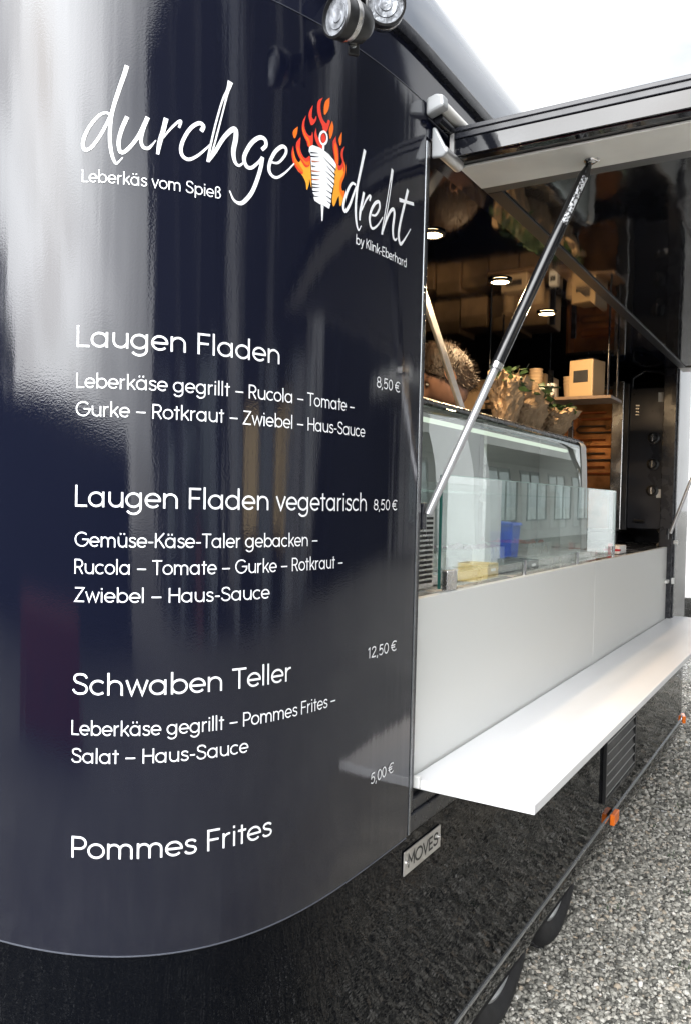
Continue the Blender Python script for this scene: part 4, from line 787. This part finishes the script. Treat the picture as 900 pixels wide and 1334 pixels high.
# ------------------------------------------------------------------ hanging rack of kraft boxes
m_kraftb = mat('kraft_box_card', (.56, .38, .22), .75, var=.2, vscale=14, bump=.2, bscale=60)
RK = thing('storage_rack', 'dark two tier rack of kraft boxes standing across the back of the trailer', 'rack', (2.75, 1.05, .35))
for y in (.50, 1.62):
    for x in (2.58, 2.98): MB().box(x-.012, y-.012, .351, x+.012, y+.012, 2.30).build('upright', m_dark, RK)
for z in (1.12, 1.885, 2.095): MB().box(2.57, .49, z, 2.99, 1.63, z+.016).build('tier', m_dark, RK)
MB().box(2.57, .49, 1.45, 2.99, 1.63, 1.466).build('tier', m_dark, RK)
random.seed(11)
where = {0: 'lower', 1: 'upper'}; ordn = ['nearest the hatch', 'second from the hatch', 'third from the hatch', 'fourth from the hatch', 'fifth from the hatch', 'sixth from the hatch']
for tier, z in ((0, 1.9015), (1, 2.1115)):
    y = .53
    for k in range(6):
        w = random.uniform(.145, .18); h = random.uniform(.135, .165) if tier == 0 else random.uniform(.15, .19); d = random.uniform(.20, .26); x = 2.585+random.uniform(0, .02)
        c = (x+d/2, y+w/2, z); t = thing('kraft_box', 'folded kraft card box on the %s tier of the rack, %s' % (where[tier], ordn[k]), 'box', c, 'kraft boxes on the rack')
        MB().box(x, y, z, x+d, y+w, z+h).build('carton', m_kraftb, t, bevel=.003)
        MB().box(x-.002, y+.002, z+h*.62, x+d+.002, y+w-.002, z+h+.003).build('lid', m_kraft, t, bevel=.003)
        y += w+random.uniform(.004, .012)

# hanging order shelf with small devices
OS = thing('hanging_shelf', 'narrow black shelf hung on rods from the trailer ceiling above the display case', 'shelf', (2.3, .42, 2.10))
MB().box(2.20, .10, 2.095, 2.42, .72, 2.110).build('board', mat('shelf_board', (.16,.10,.06), .5, var=.2, vscale=20), OS, bevel=.002)
for x, y in ((2.22,.12),(2.22,.70),(2.40,.12),(2.40,.70)): MB().tube([(x,y,2.111),(x,y,2.419)], .005, 10).build('rod', m_dark, OS, smooth=True)
def device(name, label, cat, c, hx, hy, h, m, face, rz=0, group=None):
    t = thing(name, label, cat, c, group); cv, sv = math.cos(rz), math.sin(rz)
    MB().obox((c[0], c[1], c[2]+h/2), (cv,sv,0), (-sv,cv,0), (0,0,1), hx, hy, h/2).build('housing', m, t, bevel=.006)
    MB().obox((c[0]-cv*(hx+.001), c[1]-sv*(hx+.001), c[2]+h*.55), (cv,sv,0), (-sv,cv,0), (0,0,1), .002, hy*.6, h*.16).build('front_slot', face, t, bevel=.001); return t
device('receipt_printer', 'cream receipt printer with dark slot at the hatch end of the hanging shelf', 'printer', (2.29, .235, 2.1105), .06, .062, .175, mat('cream_plastic', (.44,.31,.17), .45), m_rubber, -.25)
device('timer', 'small pale kitchen timer in the middle of the hanging shelf', 'timer', (2.27, .40, 2.1105), .02, .022, .075, m_whpl, m_rubber, -.1)
device('card_reader', 'flat pale card box with dark slot at the inner end of the hanging shelf', 'box', (2.28, .585, 2.1105), .05, .07, .085, mat('tan_plastic', (.50,.38,.25), .5), m_rubber, -.1)

def cups(c, n, label):
    t = thing('cup_stack', label, 'cups', c, 'paper cups on the hanging shelf'); x, y, z = c
    for k in range(n): MB().lathe([(.024,.0),(.032,.078),(.034,.080),(.033,.083),(.030,.080),(.022,.004)], (x, y, z+k*.016), (0,0,1), 22).build('cup', m_kraftl, t, smooth=True)
m_kraftl = mat('cup_card', (.46, .33, .20), .7, var=.15, vscale=20)
cups((2.26, .475, 2.1105), 5, 'tall stack of brown paper cups between the timer and the card box'); cups((2.36, .335, 2.1105), 3, 'short stack of brown paper cups behind the receipt printer'); cups((2.37, .665, 2.1105), 6, 'tallest stack of brown paper cups at the inner end of the hanging shelf')
# ------------------------------------------------------------------ upright grill at the far end of the counter
GR = thing('vertical_grill', 'upright black kebab grill with three round knobs beside the far window post', 'grill', (3.5, .29, 1.40))
MB().box(3.40, .045, 1.47, 3.68, .270, 2.30).build('control_cabinet', m_grill, GR, bevel=.004)
MB().box(3.385, .270, 1.46, 3.42, .300, 2.33).build('edge_column', m_blackpl, GR, bevel=.003)
MB().box(3.375, .300, 1.46, 3.43, .368, 2.345).build('steel_column', m_steel, GR, bevel=.004)
MB().box(3.56, .370, 1.46, 3.58, .66, 2.30).build('heat_wall', m_copper, GR)
MB().box(3.40, .370, 1.44, 3.70, .66, 1.459).build('drip_tray', m_steel, GR)
MB().box(3.40, .370, 2.301, 3.70, .66, 2.32).build('hood', m_steel, GR)
MB().box(3.44, .66, 1.46, 3.56, .675, 2.30).build('side_wall', m_copper, GR)
for k in range(5):
    z = 1.80+k*.085
    MB().tube([(3.545,.40,z),(3.535,.42,z),(3.535,.60,z),(3.535,.62,z+.02),(3.535,.60,z+.04),(3.535,.44,z+.04)], .006, 10).build('heating_bar', mat('dark_coil', (.05,.028,.016), .5) if k % 2 else m_coil, GR, smooth=True)
for z in (1.695, 1.850, 2.005):
    kb = MB().lathe([(.0,.034),(.018,.034),(.022,.030),(.024,.012),(.034,.008),(.036,0)], (3.400,.128,z), (-1,0,0), 28).build('knob', m_blackpl, GR, smooth=True)
    MB().box(3.360, .124, z-.020, 3.366, .132, z+.020).build('knob_mark', m_steel, kb)
for z, w, h in ((2.215,.045,.055),(1.655,.04,.05)):
    MB().box(3.3975, .065, z, 3.399, .065+w, z+h).build('sticker', m_whpl, GR)
for k in range(4): MB().box(3.3978, .215, 2.14+k*.018, 3.399, .235, 2.148+k*.018).build('scale_mark', m_steel, GR)
MB().tube([(3.39,.22,1.52),(3.36,.22,1.52),(3.35,.16,1.515)], .008, 10).build('handle', m_blackpl, GR, smooth=True)
for x, y in ((3.42,.07),(3.66,.07),(3.42,.34),(3.66,.62)): MB().box(x-.015, y-.015, 1.3712, x+.015, y+.015, 1.4695 if y < .3 else 1.439).build('foot', m_blackpl, GR)
MB().tube([(3.45+.0,.10,1.469),(3.43,.075,1.44),(3.42,.072,1.40),(3.45,.10,1.376)], .007, 10).build('gas_hose', mat('pale_hose', (.45,.38,.30), .5), GR, smooth=True)
MB().tube([(3.46,.27,2.30),(3.46,.27,2.37),(3.46,.20,2.41),(3.46,.11,2.40),(3.46,.07,2.36),(3.46,.07,2.30)], .010, 10).build('pipe_loop', m_dark, GR, smooth=True)
MB().box(3.37, .10, 1.333, 3.98, .90, 1.3705).build('side_counter', m_steel, T)
MB().box(3.37, .076, .351, 3.98, .099, 1.332).build('counter_back', m_int, T)
# warm lamp behind the herbs
WLp = thing('pendant_lamp', 'small warm glass pendant lamp hanging in front of the grill', 'lamp', (2.95, .62, 2.02))
MB().tube([(2.95,.62,2.10),(2.95,.62,2.419)], .004, 8).build('cord', m_dark, WLp)
MB().lathe([(.012,.09),(.03,.08),(.05,.03),(.052,0)], (2.95,.62,2.02), (0,0,1), 24).build('shade', m_dark, WLp, smooth=True)
MB().lathe([(0,-.03),(.018,-.022),(.026,0),(.018,.022),(0,.03)], (2.95,.62,2.035), (0,0,1), 18).build('bulb', emit('bulb', (1,.62,.28), 70), WLp, smooth=True)

# small things on the counter by the guard
NS = thing('napkin_stack', 'stack of white paper napkins with a red band on the counter end', 'napkins', (2.42, .11, 1.372))
MB().box(2.36, .075, 1.3725, 2.50, .15, 1.412).build('napkins', m_whpl, NS, bevel=.004); MB().box(2.358, .074, 1.386, 2.38, .151, 1.396).build('band', m_red, NS)
CB = thing('card_holder', 'small red and white card holder beside the napkins on the counter', 'card holder', (2.27, .10, 1.372))
MB().box(2.25, .085, 1.3725, 2.29, .105, 1.425).build('holder', m_red, CB, bevel=.002); MB().box(2.254, .081, 1.38, 2.286, .0845, 1.44).build('card', m_whpl, CB)

# ------------------------------------------------------------------ surroundings
def windows(parent, mb_frame, y, rects, m_p=None, yd=1):
    for x0, z0, x1, z1, mul in rects:
        f = MB(); w = .07
        f.box(x0-w, y, z0-w, x0, y+yd*.06, z1+w); f.box(x1, y, z0-w, x1+w, y+yd*.06, z1+w); f.box(x0, y, z0-w, x1, y+yd*.06, z0); f.box(x0, y, z1, x1, y+yd*.06, z1+w)
        for k in range(1, mul): xm = x0+(x1-x0)*k/mul; f.box(xm-.04, y, z0, xm+.04, y+yd*.05, z1)
        F_ = f.build('window', m_winframe if m_p is None else m_dkframe, parent); MB().box(x0, y, z0, x1, y+yd*.02, z1).build('pane', m_p or m_winpane, F_)
# dark clad halls opposite the trailer, sky showing in the gaps between them
def hall(label, x0, x1, y, dep, h, pitch):
    H = thing('warehouse', label, 'building', ((x0+x1)/2, y-dep/2, 0), 'dark clad halls across the yard')
    MB().box(x0, y-dep, 0, x1, y, h).build('wall', m_clad, H); rib = MB(); x = x0+.1
    while x < x1-.1: rib.box(x, y, .05, x+.05, y+.04, h-.05); x += pitch
    rib.build('cladding_ribs', m_clad, H); MB().box(x0-.12, y-dep-.1, h, x1+.12, y+.12, h+.2).build('roof', m_clad, H); return H
HA = hall('long anthracite clad hall with pale downpipes across the yard, nearest the container', -11.5, -2.35, -12, 9, 11.8, .45)
HB = hall('anthracite clad hall with added glowing gold panels straight across the yard', -.75, 7.2, -12, 6, 11.8, .5)
HC_ = hall('narrow tall dark block between the hall with glowing panels and the pale hall', 9.7, 20.5, -11.7, 2.6, 13.5, .6)
windows(HB, None, -12, [(.2,1.6,1.3,3.7,1),(3.5,1.6,4.1,3.7,1),(4.4,1.3,4.8,3.9,1)], m_goldglow)  # added glowing panes stand in for a sunlit yellow surface mirrored in the wrap
windows(HA, None, -12, [(-9.6,1.2,-8.2,3.4,2),(-6.6,1.0,-5.2,3.6,2),(-4.4,.8,-3.0,4.6,2)]); windows(HB, None, -12, [(1.8,1.2,3.0,3.4,2)])
for Hh, xs in ((HA, (-10.4, -7.4, -4.8)), (HB, (-.3, 2.45, 6.6))):
    for x in xs: MB().tube([(x,-11.86,.1),(x,-11.86,11.7)], .09, 14).build('downpipe', m_concrete, Hh, smooth=True)
MB().box(5.5,-11.99,0,6.1,-11.9,4.6).build('door_frame', m_white, HB)
m_pale = mat('pale_streak_panel', (.58,.64,.70), .5)  # tall pale panels added so the wrap mirrors bright vertical streaks
for x, w in ((-10.0,.45),(-7.1,.5),(-3.2,.6)): MB().box(x,-11.99,0,x+w,-11.93,4.8).build('streak_panel', m_pale, HA)
for x, w in ((-.68,.35),(1.5,.22),(2.65,.5),(4.95,.3),(6.75,.35)): MB().box(x,-11.99,0,x+w,-11.93,4.7).build('streak_panel', m_pale, HB)
MB().box(-5.1,-11.99,0,-4.5,-11.90,1.9).build('streak_panel', m_red, HA)
# lighter hall with canopy and pillars further along
MH = thing('market_hall', 'pale rendered hall with large windows and a pillared canopy along the yard', 'building', (30, -16, 0))
MB().box(20.7, -22, 0, 64, -11, 7.5).build('wall', m_facade, MH)
windows(MH, None, -11, [(21.5+4.2*k, .9, 24.2+4.2*k, 3.9, 2) for k in range(9)])
windows(MH, None, -11, [(21.5+4.2*k, 4.8, 24.2+4.2*k, 6.6, 2) for k in range(9)])
MB().box(14.4, -10.95, 4.3, 50, -7.4, 4.65).build('canopy', m_concrete, MH)
for x, w in ((15.15,.95),(27.2,1.0),(38,1.0)): MB().box(x, -6.5, 0, x+w, -5.6, 4.9).build('pillar', m_white, MH)
def bin_(c):
    t = thing('wheelie_bin', 'blue plastic wheelie bin beside the white pillar, seen mirrored in the guard glass', 'bin', c); x, y, z = c
    MB().loft([[(x+a*s, y+b*s2, z+h) for a, b in ((-.30,-.34),(.30,-.34),(.30,.34),(-.30,.34))] for s, s2, h in ((.82,.82,.06),(1,1,1.05))], caps=True).build('body', m_blue, t, bevel=.02)
    MB().prism([(x-.33,y-.38,z+1.055),(x-.33,y+.38,z+1.055),(x-.33,y+.34,z+1.12),(x-.33,y-.30,z+1.15)], (.66,0,0)).build('lid', m_blue, t, bevel=.01)
    for sx in (-.24,.24): MB().lathe([(.0,-.03),(.10,-.03),(.10,.03),(0,.03)], (x+sx,y-.30,z+.10), (1,0,0), 20).build('wheel', m_rubber, t)
bin_((18.1, -6.25, 0))
def crate(c, hx, hy, h, m, label):
    t = thing('stacking_crate', label, 'crate', c, 'crates by the pillar'); x, y, z = c; w = .03
    b = MB().box(x-hx,y-hy,z+.005,x+hx,y+hy,z+.03).box(x-hx,y-hy,z+.03,x-hx+w,y+hy,z+h).box(x+hx-w,y-hy,z+.03,x+hx,y+hy,z+h).box(x-hx+w,y-hy,z+.03,x+hx-w,y-hy+w,z+h).box(x-hx+w,y+hy-w,z+.03,x+hx-w,y+hy,z+h)
    b.build('tub', m, t, bevel=.006); MB().box(x-.12,y+hy,z+h*.6,x+.12,y+hy+.012,z+h*.75).build('grip', m_whpl, t)
crate((14.05,-5.3,0), .30, .32, .38, m_yellow, 'yellow crate at the foot of the white pillar'); crate((16.2,-5.2,0), .36, .36, .36, m_dkframe, 'dark crate between the yellow crate and the blue bin')
# blue grey container in front of the trailer
CT = thing('shipping_container', 'blue grey shipping container standing ahead of the trailer', 'container', (-10.2, .6, 0))
b = MB().box(-11.4,-5.4,.15,-8.98,6.6,2.75); b.build('body', m_container, CT)
rb = MB(); y = -5.35
while y < 6.45: rb.box(-8.98,y,.25,-8.93,y+.14,2.65); y += .28
rb.build('side_ribs', m_container, CT)
for y in (-5.4, 6.4): MB().box(-11.42,y-.02,0,-8.90,y+.22,2.80).build('corner_frame', m_container, CT)
BR = thing('plastic_barrier', 'red plastic water filled barrier on the gravel ahead of the trailer', 'barrier', (-5.1, .9, 0))
MB().prism([(-5.4,-.2,0),(-4.8,-.2,0),(-4.86,-.2,.25),(-5.0,-.2,.85),(-5.2,-.2,.85),(-5.34,-.2,.25)], (0,2.3,0)).build('barrier_body', m_red, BR, bevel=.03)
for y in (.1, 1.0, 1.7): MB().box(-5.15,y,.30,-4.865,y+.22,.34).build('forklift_slot', m_dkframe, BR)
def tree(x, y, h, seed, label, cr_):
    rn = np.random.default_rng(seed); t = thing('tree', label, 'tree', (x, y, 0), 'trees round the yard'); tk = MB()
    tk.tube([(x,y,0),(x+.1,y,h*.2),(x-.1,y+.1,h*.45),(x,y,h*.8)], [.28,.22,.16,.05], 10)
    for k in range(9):
        a = rn.uniform(0,6.28); z = h*rn.uniform(.3,.65); q = rn.uniform(.5,1)*cr_
        tk.tube([(x,y,z),(x+q*.5*math.cos(a),y+q*.5*math.sin(a),z+h*.1),(x+q*math.cos(a),y+q*math.sin(a),z+h*.17)], [.09,.06,.02], 6)
    tk.build('trunk', m_bark, t, smooth=True); n = 5200
    cl = rn.normal(0, 1, (46, 3)); cl /= np.linalg.norm(cl, axis=1, keepdims=True); cl *= rn.uniform(.35, 1, (46, 1)); idx = rn.integers(0, 46, n)
    P = cl[idx]*np.array([cr_, cr_, h*.36])+np.array([x, y, h*.62])+rn.normal(0, .13*cr_, (n, 3)); D = rn.normal(0, 1, (n, 3)); D /= np.linalg.norm(D, axis=1, keepdims=True)
    U = np.cross(D, rn.normal(0, 1, (n, 3))); U /= np.linalg.norm(U, axis=1, keepdims=True); s = rn.uniform(.12, .26, (n, 1))
    V = np.stack([P, P+D*s*.5+U*s*.32, P+D*s, P+D*s*.5-U*s*.32], 1).reshape(-1, 3); b = MB(); b.v = [tuple(v) for v in V]; b.f = [(4*i,4*i+1,4*i+2,4*i+3) for i in range(n)]; b.build('crown', m_leaf, t, fixn=False)
tree(22, -15.5, 12.5, 1, 'tall leafy tree above the pale hall beside the narrow dark block', 3.2); tree(31, -24, 13, 2, 'tall leafy tree rising behind the roof of the pale hall', 3.6)
tree(-13, 8.5, 6.0, 3, 'low bushy tree beyond the shipping container', 2.6); tree(-16, 12.5, 7.0, 4, 'taller bushy tree furthest ahead of the trailer', 3.0)
# far beyond the trailer: white sales van and beach flag seen past the last post
m_van = mat('van_grey_white', (.25,.26,.27), .45, var=.1)
VN = thing('white_van', 'white box van parked beyond the far end of the trailer', 'van', (12.2, .6, 0))
MB().box(9.5,-.15,.45,13.8,1.9,3.25).build('box_body', m_white, VN, bevel=.05)
MB().prism([(13.82,0,.45),(13.82,0,2.3),(14.4,0,2.2),(15.1,0,1.45),(15.9,0,1.25),(15.95,0,.45)], (0,1.8,0)).build('cab', m_white, VN, bevel=.05)
for z in (.75,1.0,1.25): MB().box(9.485,-.16,z,13.5,-.151,z+.06).build('stripe', m_trim, VN)
MB().box(9.47,.30,.55,9.496,.62,.95).build('tail_lamp', m_red, VN); MB().box(9.47,.30,1.28,9.496,.62,1.42).build('sticker', mat('sticker_green', (.15,.40,.06), .4), VN)
for x in (10.6, 14.9):
    for y in (.0, 1.75): MB().lathe([(.0,-.10),(.2,-.11),(.33,-.1),(.35,-.05),(.35,.05),(.33,.1),(0,.1)], (x,y,.35), (0,1,0), 28).build('wheel', m_tyre, VN, smooth=True)
